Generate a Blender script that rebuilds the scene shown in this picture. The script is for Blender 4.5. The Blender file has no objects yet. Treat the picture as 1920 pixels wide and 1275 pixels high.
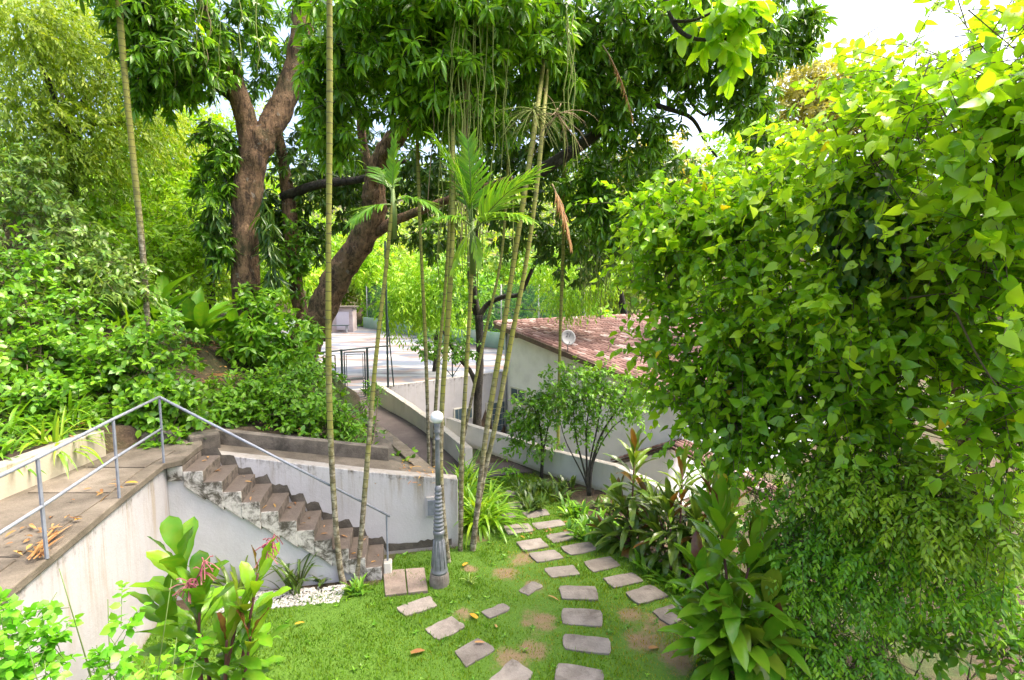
import bpy, bmesh, math, random
import numpy as np
from mathutils import Vector, Matrix

# ---------------------------------------------------------------- camera, sky, sun, exposure
SC = bpy.context.scene
COL = SC.collection
FOC, CX, CY, HOR, EYE = 960.0, 960.0, 637.5, 540.0, 4.34
PITCH = math.atan((CY - HOR) / FOC)
cam_d = bpy.data.cameras.new('camera')
cam = bpy.data.objects.new('camera', cam_d)
COL.objects.link(cam)
cam_d.sensor_width = 36.0
cam_d.lens = 18.0
cam_d.clip_start = 0.05
cam_d.clip_end = 2000
cam.location = (0, 0, EYE)
cam.rotation_euler = (math.pi / 2 - PITCH, 0, 0)
SC.camera = cam

SUN_EL, SUN_AZ = math.radians(64), math.radians(82)      # azimuth clockwise from +Y towards +X
W = bpy.data.worlds.new('World')
SC.world = W
W.use_nodes = True
nt = W.node_tree
bgn = nt.nodes['Background']
sky = nt.nodes.new('ShaderNodeTexSky')
sky.sky_type = 'NISHITA'
sky.sun_disc = False
sky.sun_elevation = SUN_EL
sky.sun_rotation = SUN_AZ
sky.air_density = 0.8
sky.dust_density = 7.0
sky.ozone_density = 1.0
nt.links.new(sky.outputs[0], bgn.inputs[0])
bgn.inputs[1].default_value = 0.15
sun_d = bpy.data.lights.new('sun', 'SUN')
sun = bpy.data.objects.new('sun', sun_d)
COL.objects.link(sun)
sun_d.energy = 0.9
sun_d.angle = math.radians(28)
sun_d.color = (1.0, 0.92, 0.80)
sdir = Vector((math.sin(SUN_AZ) * math.cos(SUN_EL), math.cos(SUN_AZ) * math.cos(SUN_EL), math.sin(SUN_EL)))
sun.rotation_euler = sdir.to_track_quat('Z', 'Y').to_euler()
sun.location = (0, 0, 40)

vs = SC.view_settings
vs.view_transform = 'Standard'
vs.look = 'None'
vs.exposure = 2.22
vs.gamma = 1.0
vs.use_curve_mapping = False
SC.render.engine = 'CYCLES'
cy = SC.cycles
cy.max_bounces = 10
cy.diffuse_bounces = 6
cy.glossy_bounces = 2
cy.transmission_bounces = 6
cy.transparent_max_bounces = 6
cy.caustics_reflective = False
cy.caustics_refractive = False
cy.use_denoising = True

# ---------------------------------------------------------------- helpers
RNG = np.random.default_rng(11)
random.seed(5)
CP, SP = math.cos(PITCH), math.sin(PITCH)

def ray(px, py):
    a, b = (px - CX) / FOC, (CY - py) / FOC
    return Vector((a, CP + b * SP, -SP + b * CP))

def at(px, py, y):
    r = ray(px, py)
    return Vector((0, 0, EYE)) + r * (y / r.y)

def gnd(px, py, z=0.0):
    r = ray(px, py)
    return Vector((0, 0, EYE)) + r * ((z - EYE) / r.z)

def project(P):
    P = np.asarray(P, float)
    d = P - np.array([0, 0, EYE])
    fz = d[:, 1] * CP - d[:, 2] * SP
    uy = d[:, 1] * SP + d[:, 2] * CP
    fz = np.where(fz < 0.05, 0.05, fz)
    return CX + FOC * d[:, 0] / fz, CY - FOC * uy / fz, fz

def nrm(a):
    a = np.asarray(a, float)
    return a / np.maximum(np.linalg.norm(a, axis=-1, keepdims=True), 1e-9)

class Thing:
    """An Empty at the base of a thing; parts are added in world coordinates."""
    def __init__(s, name, label=None, cat=None, loc=(0, 0, 0), group=None, kind=None):
        s.o = bpy.data.objects.new(name, None)
        s.o.empty_display_size = 0.2
        COL.objects.link(s.o)
        s.loc = Vector(loc)
        s.o.location = s.loc
        tag(s.o, label, cat, group, kind)

def tag(o, label=None, cat=None, group=None, kind=None):
    if label: o['label'] = label
    if cat: o['category'] = cat
    if group: o['group'] = group
    if kind: o['kind'] = kind
    return o

def np_mesh(name, V, F, tone=None, smooth=True):
    me = bpy.data.meshes.new(name)
    V = np.ascontiguousarray(V, dtype=np.float32)
    F = np.ascontiguousarray(F, dtype=np.int32)
    k = F.shape[1]
    me.vertices.add(len(V)); me.vertices.foreach_set('co', V.ravel())
    me.loops.add(F.size); me.loops.foreach_set('vertex_index', F.ravel())
    me.polygons.add(len(F)); me.polygons.foreach_set('loop_start', np.arange(0, F.size, k, dtype=np.int32))
    if tone is not None:
        a = me.attributes.new('tone', 'FLOAT', 'POINT')
        a.data.foreach_set('value', np.ascontiguousarray(tone, dtype=np.float32))
    me.update(calc_edges=True)
    if smooth: me.shade_smooth()
    return me

def link(name, me, mat, parent=None):
    o = bpy.data.objects.new(name, me)
    COL.objects.link(o)
    if mat is not None and not me.materials: me.materials.append(mat)
    if parent is not None: o.parent = parent
    return o

class MB:
    """Collects shapes in world coordinates; build() links them as one mesh object."""
    def __init__(s): s.v, s.f, s.t = [], [], []
    def add(s, V, F, tone=0.5):
        n = len(s.v)
        s.v += [tuple(p) for p in V]
        s.f += [tuple(i + n for i in f) for f in F]
        s.t += list(tone) if hasattr(tone, '__len__') else [tone] * len(V)
    def hexa(s, bot, top, tone=0.5):
        n = len(bot)
        F = [tuple(range(n))[::-1], tuple(range(n, 2 * n))]
        F += [(i, (i + 1) % n, n + (i + 1) % n, n + i) for i in range(n)]
        s.add(list(bot) + list(top), F, tone)
    def box(s, c, size, rz=0.0, tone=0.5):
        hx, hy, hz = size[0] / 2, size[1] / 2, size[2] / 2
        co, si = math.cos(rz), math.sin(rz)
        P = lambda x, y, z: (c[0] + x * co - y * si, c[1] + x * si + y * co, c[2] + z)
        b = [P(-hx, -hy, -hz), P(hx, -hy, -hz), P(hx, hy, -hz), P(-hx, hy, -hz)]
        t = [P(-hx, -hy, hz), P(hx, -hy, hz), P(hx, hy, hz), P(-hx, hy, hz)]
        s.hexa(b, t, tone)
    def tube(s, pts, rad, n=8, tone=None, cap=True):
        pts = [Vector(p) for p in pts]
        m = len(pts)
        if not hasattr(rad, '__len__'): rad = [rad] * m
        ref = None
        V, F, T = [], [], []
        for i, p in enumerate(pts):
            d = (pts[min(i + 1, m - 1)] - pts[max(i - 1, 0)])
            if d.length < 1e-6: d = Vector((0, 0, 1))
            d.normalize()
            if ref is None:
                ref = Vector((1, 0, 0)) if abs(d.x) < 0.8 else Vector((0, 1, 0))
            u = (ref - d * ref.dot(d)); u.normalize(); ref = u
            w = d.cross(u)
            for k in range(n):
                a = 2 * math.pi * k / n
                V.append(p + (u * math.cos(a) + w * math.sin(a)) * rad[i])
                T.append(i / max(m - 1, 1) if tone is None else (tone[i] if hasattr(tone, '__len__') else tone))
        for i in range(m - 1):
            for k in range(n):
                F.append((i * n + k, i * n + (k + 1) % n, (i + 1) * n + (k + 1) % n, (i + 1) * n + k))
        if cap:
            F.append(tuple(range(n))[::-1]); F.append(tuple((m - 1) * n + k for k in range(n)))
        s.add(V, F, T)
    def lathe(s, base, prof, n=20, tone=0.5):
        V, F = [], []
        for r, z in prof:
            for k in range(n):
                a = 2 * math.pi * k / n
                V.append((base[0] + r * math.cos(a), base[1] + r * math.sin(a), base[2] + z))
        m = len(prof)
        for i in range(m - 1):
            for k in range(n):
                F.append((i * n + k, i * n + (k + 1) % n, (i + 1) * n + (k + 1) % n, (i + 1) * n + k))
        F.append(tuple(range(n))[::-1]); F.append(tuple((m - 1) * n + k for k in range(n)))
        s.add(V, F, tone)
    def build(s, name, mat, thing=None, parent=None, smooth=False, bevel=0.0, loc=None):
        off = Vector(thing.loc if thing is not None else (loc if loc is not None else (0, 0, 0)))
        me = bpy.data.meshes.new(name)
        me.from_pydata([tuple(Vector(p) - off) for p in s.v], [], s.f)
        a = me.attributes.new('tone', 'FLOAT', 'POINT')
        a.data.foreach_set('value', [float(x) for x in s.t])
        me.update()
        if smooth: me.shade_smooth()
        o = link(name, me, mat, parent if parent is not None else (thing.o if thing is not None else None))
        if thing is None and loc is not None: o.location = off
        if bevel > 0:
            b = o.modifiers.new('bevel', 'BEVEL'); b.width = bevel; b.segments = 2; b.limit_method = 'ANGLE'; b.angle_limit = math.radians(35)
        return o

def smooth_path(pts, k=6):
    """Catmull-Rom through pts (each a tuple of floats)."""
    P = [np.array(p, float) for p in pts]
    P = [2 * P[0] - P[1]] + P + [2 * P[-1] - P[-2]]
    out = []
    for i in range(1, len(P) - 2):
        for j in range(k):
            t = j / k
            a, b, c, d = P[i - 1], P[i], P[i + 1], P[i + 2]
            out.append(0.5 * (2 * b + (c - a) * t + (2 * a - 5 * b + 4 * c - d) * t * t + (3 * b - a - 3 * c + d) * t ** 3))
    out.append(P[-2])
    return out

# ---------------------------------------------------------------- materials
def new_mat(name):
    m = bpy.data.materials.new(name)
    m.use_nodes = True
    t = m.node_tree
    return m, t, t.nodes['Principled BSDF'], t.nodes['Material Output']

def N(t, kind, **kw):
    n = t.nodes.new('ShaderNode' + kind)
    for k, v in kw.items():
        if k in n.inputs.keys(): n.inputs[k].default_value = v
        else: setattr(n, k, v)
    return n

def L(t, a, b): t.links.new(a, b)

def ramp(t, fac, stops):
    r = N(t, 'ValToRGB')
    e = r.color_ramp.elements
    while len(e) < len(stops): e.new(0.5)
    for x, (p, c) in zip(e, stops):
        x.position = p; x.color = (*c, 1) if len(c) == 3 else c
    L(t, fac, r.inputs[0])
    return r.outputs[0]

def mixc(t, fac, a, b, mode='MIX'):
    m = N(t, 'Mix'); m.data_type = 'RGBA'; m.blend_type = mode
    for s, v in ((m.inputs[0], fac), (m.inputs[6], a), (m.inputs[7], b)):
        if hasattr(v, 'is_linked'): L(t, v, s)
        elif isinstance(v, (int, float)): s.default_value = v
        else: s.default_value = (*v, 1)
    return m.outputs[2]

def noise(t, co, scale, detail=4, rough=0.6, dist=0.0):
    n = N(t, 'TexNoise'); n.inputs['Scale'].default_value = scale; n.inputs['Detail'].default_value = detail
    n.inputs['Roughness'].default_value = rough; n.inputs['Distortion'].default_value = dist
    if co is not None: L(t, co, n.inputs['Vector'])
    return n.outputs[0]

def wpos(t, sx=1, sy=1, sz=1):
    g = N(t, 'NewGeometry')
    m = N(t, 'Mapping'); m.inputs['Scale'].default_value = (sx, sy, sz)
    L(t, g.outputs['Position'], m.inputs[0])
    return m.outputs[0]

def mth(t, op, a, b=None, clamp=False):
    m = N(t, 'Math'); m.operation = op; m.use_clamp = clamp
    for s, v in ((m.inputs[0], a), (m.inputs[1], b)):
        if v is None: continue
        if hasattr(v, 'is_linked'): L(t, v, s)
        else: s.default_value = v
    return m.outputs[0]

def smooth_step(t, v, lo, hi):
    m = N(t, 'MapRange'); m.interpolation_type = 'SMOOTHSTEP'
    L(t, v, m.inputs[0]); m.inputs[1].default_value = lo; m.inputs[2].default_value = hi
    return m.outputs[0]

def bump(t, bsdf, h, strength=0.3, dist=0.02):
    b = N(t, 'Bump'); b.inputs['Strength'].default_value = strength; b.inputs['Distance'].default_value = dist
    L(t, h, b.inputs['Height']); L(t, b.outputs[0], bsdf.inputs['Normal'])

def leaf_mat(name, stops, trans=0.4, rough=0.42, tint=(1.25, 1.15, 0.45), spec=0.5, gain=1.6, warm=1.22):
    stops = [(a, (min(c[0] * gain * warm, 0.8), min(c[1] * gain, 0.8), min(c[2] * gain * 0.7, 0.8))) for a, c in stops]
    m, t, p, out = new_mat(name)
    a = N(t, 'Attribute'); a.attribute_name = 'tone'
    c = ramp(t, a.outputs['Fac'], stops)
    n = noise(t, wpos(t), 9.0, 2)
    c2 = mixc(t, smooth_step(t, n, 0.35, 0.75), c, mixc(t, 0.28, c, (0.30, 0.32, 0.03)))
    L(t, c2, p.inputs['Base Color'])
    p.inputs['Roughness'].default_value = rough
    p.inputs['Specular IOR Level'].default_value = spec
    tr = N(t, 'BsdfTranslucent')
    L(t, mixc(t, 1.0, c2, tint, 'MULTIPLY'), tr.inputs[0])
    mx = N(t, 'MixShader'); mx.inputs[0].default_value = trans
    L(t, p.outputs[0], mx.inputs[1]); L(t, tr.outputs[0], mx.inputs[2]); L(t, mx.outputs[0], out.inputs[0])
    return m

def stone_mat(name, c1, c2, stain=(0.05, 0.045, 0.035), amt=0.5, scale=3.0, rough=0.9, bstr=0.35):
    m, t, p, out = new_mat(name)
    co = wpos(t)
    a = N(t, 'Attribute'); a.attribute_name = 'tone'
    base = mixc(t, smooth_step(t, noise(t, co, scale, 6, 0.65), 0.3, 0.7), c1, c2)
    st = smooth_step(t, noise(t, co, scale * 0.55, 5, 0.7, 0.4), 0.48, 0.72)
    c = mixc(t, mth(t, 'MULTIPLY', st, amt), base, stain)
    sp = smooth_step(t, noise(t, co, 55, 2), 0.62, 0.7)
    c = mixc(t, mth(t, 'MULTIPLY', sp, 0.35), c, stain)
    tn = mth(t, 'MULTIPLY_ADD', a.outputs['Fac'], 0.7); t.nodes[-1].inputs[2].default_value = 0.65
    c = mixc(t, 1.0, c, N_comb(t, tn), 'MULTIPLY')
    L(t, c, p.inputs['Base Color'])
    p.inputs['Roughness'].default_value = rough
    bump(t, p, noise(t, co, 28, 5, 0.7), bstr, 0.02)
    return m

def N_comb(t, v):
    c = N(t, 'CombineColor')
    for i in range(3): L(t, v, c.inputs[i])
    return c.outputs[0]

def wall_paint(name, col, stain_top=None, stain_bot=None, streak=0.55, dirt=(0.07, 0.06, 0.045), warm=(0.30, 0.235, 0.15), topdirt=0.8):
    """Old lime-washed render: broad soiling, vertical runs, black mould at the top edge and the foot.
    The 'tone' attribute holds the height on the wall, 0 foot to 1 top."""
    m, t, p, out = new_mat(name)
    co = wpos(t)
    a = N(t, 'Attribute'); a.attribute_name = 'tone'
    h = a.outputs['Fac']
    c = mixc(t, smooth_step(t, noise(t, co, 1.3, 5, 0.6), 0.35, 0.8), col, tuple(0.82 * x for x in col))
    runs = noise(t, wpos(t, 7, 7, 0.55), 1.0, 6, 0.7)
    fine = noise(t, co, 9, 6, 0.75)
    rm = mth(t, 'MULTIPLY', smooth_step(t, runs, 0.47, 0.72), smooth_step(t, h, 0.15, 1.0))
    c = mixc(t, mth(t, 'MULTIPLY', rm, streak), c, warm)
    top = mth(t, 'ADD', h, mth(t, 'MULTIPLY', mth(t, 'SUBTRACT', fine, 0.5), 0.55))
    top = mth(t, 'ADD', top, mth(t, 'MULTIPLY', mth(t, 'SUBTRACT', runs, 0.5), 0.5))
    c = mixc(t, mth(t, 'MULTIPLY', smooth_step(t, top, 0.93, 1.14), topdirt), c, dirt)
    bot = mth(t, 'ADD', h, mth(t, 'MULTIPLY', mth(t, 'SUBTRACT', fine, 0.5), 0.35))
    bf = N(t, 'MapRange'); bf.interpolation_type = 'SMOOTHSTEP'
    L(t, bot, bf.inputs[0]); bf.inputs[1].default_value = 0.13; bf.inputs[2].default_value = -0.02
    c = mixc(t, mth(t, 'MULTIPLY', bf.outputs[0], 0.6), c, warm)
    g = N(t, 'NewGeometry'); sx = N(t, 'SeparateXYZ'); L(t, g.outputs['True Normal'], sx.inputs[0])
    c = mixc(t, mth(t, 'MULTIPLY', smooth_step(t, sx.outputs[2], 0.5, 0.8), 0.75), c, mixc(t, fine, (0.12, 0.11, 0.09), (0.42, 0.38, 0.31)))
    L(t, c, p.inputs['Base Color'])
    p.inputs['Roughness'].default_value = 0.92
    bump(t, p, noise(t, co, 22, 6, 0.7), 0.3, 0.02)
    return m

def plain(name, col, rough=0.6, metal=0.0, var=0.15, scale=20.0, bs=0.0):
    m, t, p, out = new_mat(name)
    n = noise(t, wpos(t), scale, 4)
    L(t, mixc(t, smooth_step(t, n, 0.3, 0.75), col, tuple(x * (1 - var) for x in col)), p.inputs['Base Color'])
    p.inputs['Roughness'].default_value = rough; p.inputs['Metallic'].default_value = metal
    if bs: bump(t, p, n, bs, 0.01)
    return m

def bark_mat(name, c1, c2, moss=(0.06, 0.07, 0.02), lich=(0.42, 0.42, 0.36), lam=0.5):
    m, t, p, out = new_mat(name)
    co = wpos(t); cs = wpos(t, 9, 9, 2.2)
    n1 = noise(t, cs, 1.0, 7, 0.7, 0.8)
    c = mixc(t, smooth_step(t, n1, 0.35, 0.68), c1, c2)
    c = mixc(t, mth(t, 'MULTIPLY', smooth_step(t, noise(t, wpos(t, 1, 1, 0.6), 7, 8, 0.8, 0.6), 0.46, 0.60), 0.75), c, tuple(x * 1.35 for x in c2))
    c = mixc(t, mth(t, 'MULTIPLY', smooth_step(t, noise(t, wpos(t, 1, 1, 0.5), 4, 7, 0.75, 0.4), 0.52, 0.62), 0.8), c, tuple(x * 0.7 for x in c1))
    c = mixc(t, mth(t, 'MULTIPLY', smooth_step(t, noise(t, co, 1.4, 5), 0.5, 0.7), 0.5), c, moss)
    c = mixc(t, mth(t, 'MULTIPLY', smooth_step(t, noise(t, co, 6, 4), 0.63, 0.68), lam), c, lich)
    L(t, c, p.inputs['Base Color']); p.inputs['Roughness'].default_value = 0.95
    bump(t, p, mth(t, 'ADD', n1, mth(t, 'MULTIPLY', noise(t, co, 22, 6, 0.75), 0.6)), 1.0, 0.09)
    return m

M = {}
G = lambda *a: a
# leaf greens: dark / mid / light by leaf
M['mango'] = leaf_mat('mango_leaf', [(0, (0.022, 0.075, 0.010)), (0.45, (0.05, 0.15, 0.012)), (0.85, (0.10, 0.25, 0.018)), (1, (0.17, 0.33, 0.025))], 0.40, 0.28, gain=2.2, warm=1.15)
M['mango_back'] = leaf_mat('shade_leaf', [(0, (0.012, 0.045, 0.012)), (0.6, (0.026, 0.085, 0.012)), (1, (0.06, 0.15, 0.016))], 0.36, 0.33, gain=2.4, warm=1.2)  # darker copy of the mango green, inner crown shade put into the colour
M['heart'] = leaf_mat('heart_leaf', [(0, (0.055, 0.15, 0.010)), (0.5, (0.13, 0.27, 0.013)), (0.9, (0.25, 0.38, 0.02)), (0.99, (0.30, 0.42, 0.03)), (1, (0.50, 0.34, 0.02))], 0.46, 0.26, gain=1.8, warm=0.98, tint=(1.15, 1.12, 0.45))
M['lime'] = leaf_mat('lime_leaf', [(0, (0.07, 0.19, 0.012)), (0.5, (0.145, 0.32, 0.018)), (1, (0.25, 0.43, 0.03))], 0.45, 0.45, warm=1.12, tint=(1.15, 1.1, 0.45))
M['bamboo'] = leaf_mat('bamboo_leaf', [(0, (0.07, 0.16, 0.010)), (0.5, (0.14, 0.28, 0.015)), (1, (0.25, 0.38, 0.025))], 0.45, 0.5, gain=1.4, warm=1.25, tint=(1.15, 1.1, 0.45))
M['hill'] = leaf_mat('hill_leaf', [(0, (0.022, 0.09, 0.010)), (0.5, (0.06, 0.20, 0.014)), (1, (0.13, 0.32, 0.022))], 0.38, 0.34, gain=1.7)
M['silver'] = leaf_mat('silver_leaf', [(0, (0.04, 0.13, 0.025)), (0.5, (0.08, 0.20, 0.04)), (1, (0.17, 0.28, 0.10))], 0.3, 0.3)
M['fine'] = leaf_mat('fine_leaf', [(0, (0.03, 0.11, 0.010)), (0.5, (0.06, 0.19, 0.012)), (1, (0.15, 0.31, 0.018))], 0.46, 0.34, gain=2.5, warm=1.2)
M['fresh'] = leaf_mat('fresh_leaf', [(0, (0.10, 0.33, 0.015)), (0.5, (0.15, 0.45, 0.02)), (1, (0.25, 0.52, 0.04))], 0.45, 0.4, gain=1.05, warm=0.9, tint=(1.0, 1.1, 0.5))
M['cordy'] = leaf_mat('cordyline_leaf', [(0, (0.035, 0.10, 0.014)), (0.35, (0.06, 0.18, 0.014)), (0.7, (0.14, 0.30, 0.018)), (0.86, (0.24, 0.38, 0.03)), (0.9, (0.07, 0.025, 0.02)), (1, (0.12, 0.035, 0.03))], 0.34, 0.26, gain=1.25, warm=0.95)
M['dcordy'] = leaf_mat('dark_cordyline_leaf', [(0, (0.02, 0.055, 0.015)), (0.5, (0.045, 0.11, 0.018)), (0.8, (0.09, 0.17, 0.02)), (0.84, (0.08, 0.04, 0.015)), (1, (0.10, 0.05, 0.02))], 0.25, 0.3)
M['strap'] = leaf_mat('strap_leaf', [(0, (0.05, 0.18, 0.015)), (0.5, (0.11, 0.30, 0.018)), (1, (0.24, 0.43, 0.03))], 0.4, 0.35, gain=1.35)
M['palm'] = leaf_mat('palm_leaf', [(0, (0.035, 0.13, 0.02)), (0.5, (0.07, 0.22, 0.025)), (1, (0.17, 0.35, 0.03))], 0.4, 0.35)
M['grass'] = leaf_mat('grass_blade', [(0, (0.05, 0.17, 0.006)), (0.55, (0.10, 0.26, 0.008)), (0.85, (0.17, 0.29, 0.012)), (1, (0.30, 0.24, 0.06))], 0.35, 0.7, spec=0.15, gain=1.0)
M['far'] = leaf_mat('far_leaf', [(0, (0.06, 0.16, 0.03)), (0.5, (0.13, 0.26, 0.04)), (1, (0.27, 0.40, 0.06))], 0.4, 0.5)
M['olive'] = leaf_mat('olive_leaf', [(0, (0.13, 0.17, 0.06)), (0.5, (0.22, 0.27, 0.09)), (1, (0.36, 0.38, 0.15))], 0.4, 0.5)
M['dry'] = leaf_mat('dry_leaf', [(0, (0.20, 0.09, 0.04)), (0.5, (0.36, 0.20, 0.10)), (0.8, (0.48, 0.33, 0.2)), (1, (0.62, 0.36, 0.03))], 0.2, 0.7, (1, 0.9, 0.7), gain=0.8)
M['flower'] = leaf_mat('flower', [(0, (0.17, 0.02, 0.09)), (0.5, (0.30, 0.07, 0.18)), (1, (0.46, 0.24, 0.36))], 0.3, 0.6, (1, 0.9, 0.9), gain=1.0)

M['bark'] = bark_mat('mango_bark', (0.045, 0.027, 0.015), (0.27, 0.165, 0.088), lam=0.35)
M['bark_dark'] = bark_mat('dark_bark', (0.022, 0.020, 0.016), (0.06, 0.052, 0.04), lam=0.15)
M['twig'] = plain('twig', (0.13, 0.10, 0.055), 0.9)
M['green_stem'] = plain('green_stem', (0.13, 0.20, 0.04), 0.6)
M['red_stem'] = plain('red_stem', (0.14, 0.05, 0.045), 0.6)
M['vine'] = plain('vine', (0.17, 0.21, 0.035), 0.8)
M['dry_vine'] = plain('dry_vine', (0.28, 0.21, 0.11), 0.9)

def palm_trunk_mat():
    m, t, p, out = new_mat('palm_trunk')
    a = N(t, 'Attribute'); a.attribute_name = 'tone'          # metres along the trunk
    s = a.outputs['Fac']
    co = wpos(t)
    grn = mixc(t, noise(t, wpos(t, 6, 6, 1), 1.0, 3), (0.15, 0.17, 0.02), (0.28, 0.26, 0.05))
    gry = mixc(t, smooth_step(t, noise(t, co, 14, 5), 0.4, 0.66), (0.12, 0.095, 0.05), (0.36, 0.33, 0.24))
    k = mth(t, 'ADD', s, mth(t, 'MULTIPLY', mth(t, 'SUBTRACT', noise(t, co, 1.6, 3), 0.5), 5.0))
    c = mixc(t, smooth_step(t, k, 1.0, 3.6), gry, grn)
    c = mixc(t, mth(t, 'MULTIPLY', smooth_step(t, noise(t, co, 5, 4), 0.58, 0.66), 0.55), c, (0.045, 0.05, 0.02))
    fr = mth(t, 'FRACT', mth(t, 'MULTIPLY', s, 7.6))
    ring = mth(t, 'LESS_THAN', fr, 0.11)
    c = mixc(t, mth(t, 'MULTIPLY', ring, 0.72), c, (0.05, 0.038, 0.02))
    L(t, c, p.inputs['Base Color']); p.inputs['Roughness'].default_value = 0.75
    bump(t, p, noise(t, co, 30, 4), 0.3, 0.01)
    return m
M['palm_trunk'] = palm_trunk_mat()

M['concrete'] = stone_mat('old_concrete', (0.095, 0.077, 0.053), (0.185, 0.155, 0.115), (0.045, 0.036, 0.023), 0.85, 2.0, bstr=0.6)
M['dark_concrete'] = stone_mat('mouldy_concrete', (0.075, 0.064, 0.048), (0.165, 0.14, 0.108), (0.02, 0.018, 0.013), 0.85, 3.2, bstr=0.6)
M['path_concrete'] = stone_mat('path_concrete', (0.065, 0.049, 0.044), (0.105, 0.083, 0.073), (0.04, 0.032, 0.027), 0.6, 1.2)
M['slab'] = stone_mat('stepping_stone', (0.16, 0.135, 0.112), (0.25, 0.22, 0.188), (0.075, 0.062, 0.047), 0.8, 4.0, bstr=0.5)
M['brown_slab'] = stone_mat('brown_slab', (0.20, 0.15, 0.115), (0.30, 0.235, 0.185), (0.10, 0.08, 0.06), 0.6, 3.0)
M['step'] = None
M['white'] = wall_paint('limewash', (0.57, 0.545, 0.535), streak=0.8)
M['white_sun'] = wall_paint('limewash_retaining', (0.43, 0.41, 0.415), streak=0.9)  # copy of the limewash, colour darkened to offset direct sun on this wall
M['white2'] = wall_paint('limewash_stairs', (0.60, 0.585, 0.60), streak=0.25)
M['cream'] = wall_paint('limewash_cream', (0.70, 0.66, 0.57), streak=0.45, warm=(0.40, 0.36, 0.18), topdirt=0.45)
M['cream_low'] = wall_paint('limewash_low_wall', (0.46, 0.41, 0.30), streak=0.75, warm=(0.26, 0.22, 0.10), topdirt=0.8)
M['house'] = wall_paint('house_paint', (0.84, 0.83, 0.82), streak=0.12, dirt=(0.5, 0.48, 0.44))
M['court_wall'] = wall_paint('court_wall_paint', (0.50, 0.48, 0.48), streak=0.3)
M['sage'] = stone_mat('sage_paint', (0.20, 0.33, 0.24), (0.30, 0.43, 0.32), (0.45, 0.44, 0.36), 0.6, 0.5)
M['steel'] = plain('grey_paint', (0.24, 0.26, 0.30), 0.45, 0.0, 0.3, 12)
M['lamp'] = plain('lamp_paint', (0.20, 0.21, 0.225), 0.42, 0.1, 0.35, 16, 0.15)
M['globe'] = plain('milk_glass', (0.78, 0.79, 0.80), 0.18, 0, 0.05)
M['dark_metal'] = plain('dark_green_metal', (0.025, 0.045, 0.045), 0.5)
M['timber'] = plain('old_timber', (0.14, 0.095, 0.06), 0.85, 0, 0.4, 6)
M['frame'] = plain('window_frame', (0.62, 0.60, 0.50), 0.6)
M['soil_band'] = plain('stain', (0.06, 0.05, 0.04), 0.95)
M['dish'] = plain('dish_grey', (0.24, 0.24, 0.23), 0.5)
M['ink'] = plain('ink', (0.01, 0.01, 0.012), 0.6, 0, 0)
M['pebble'] = stone_mat('white_pebble', (0.36, 0.34, 0.30), (0.52, 0.50, 0.46), (0.2, 0.17, 0.13), 0.3, 20)
M['booth'] = stone_mat('booth_render', (0.33, 0.27, 0.26), (0.45, 0.38, 0.37), (0.2, 0.18, 0.16), 0.5, 1.5)
M['booth_panel'] = plain('booth_panel', (0.50, 0.46, 0.52), 0.7)

def glass_mat():
    m, t, p, out = new_mat('window_glass')
    p.inputs['Base Color'].default_value = (0.07, 0.11, 0.13, 1); p.inputs['Roughness'].default_value = 0.12
    return m
M['glass'] = glass_mat()

def tile_mat():
    m, t, p, out = new_mat('clay_tile')
    a = N(t, 'Attribute'); a.attribute_name = 'tone'
    oi = N(t, 'ObjectInfo')
    v = mth(t, 'FRACT', mth(t, 'ADD', a.outputs['Fac'], mth(t, 'MULTIPLY', oi.outputs['Random'], 1.0)))
    c = ramp(t, v, [(0, (0.13, 0.065, 0.05)), (0.35, (0.19, 0.10, 0.08)), (0.7, (0.26, 0.15, 0.12)), (0.9, (0.32, 0.21, 0.175)), (1, (0.46, 0.38, 0.34))])
    co = wpos(t)
    c = mixc(t, mth(t, 'MULTIPLY', smooth_step(t, noise(t, co, 0.9, 5), 0.5, 0.72), 0.5), c, (0.15, 0.11, 0.085))
    c = mixc(t, mth(t, 'MULTIPLY', smooth_step(t, noise(t, co, 7, 4), 0.6, 0.72), 0.5), c, (0.09, 0.08, 0.055))
    L(t, c, p.inputs['Base Color']); p.inputs['Roughness'].default_value = 0.9
    return m
M['tile'] = tile_mat()
M['tile_bed'] = plain('tile_bed', (0.085, 0.045, 0.033), 0.95, 0, 0.4, 6)

def step_mat():
    m, t, p, out = new_mat('step_concrete')
    co = wpos(t)
    g = N(t, 'NewGeometry'); sx = N(t, 'SeparateXYZ'); L(t, g.outputs['True Normal'], sx.inputs[0])
    a = N(t, 'Attribute'); a.attribute_name = 'tone'
    tread = mixc(t, noise(t, co, 5, 5), (0.065, 0.050, 0.038), (0.15, 0.120, 0.095))
    riser = mixc(t, smooth_step(t, noise(t, co, 8, 6, 0.7), 0.35, 0.65), (0.07, 0.055, 0.042), (0.19, 0.155, 0.12))
    side = mixc(t, smooth_step(t, mth(t, 'ADD', noise(t, co, 7, 6, 0.75, 0.5), mth(t, 'MULTIPLY', mth(t, 'SUBTRACT', noise(t, co, 1.6, 3), 0.5), 0.7)), 0.36, 0.62), (0.075, 0.065, 0.048), (0.55, 0.52, 0.47))
    front = mth(t, 'LESS_THAN', sx.outputs[1], -0.8)
    c = mixc(t, front, riser, side)
    c = mixc(t, smooth_step(t, sx.outputs[2], 0.5, 0.8), c, tread)
    L(t, c, p.inputs['Base Color']); p.inputs['Roughness'].default_value = 0.92
    bump(t, p, noise(t, co, 26, 6, 0.7), 0.45, 0.02)
    return m
M['step'] = step_mat()

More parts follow.
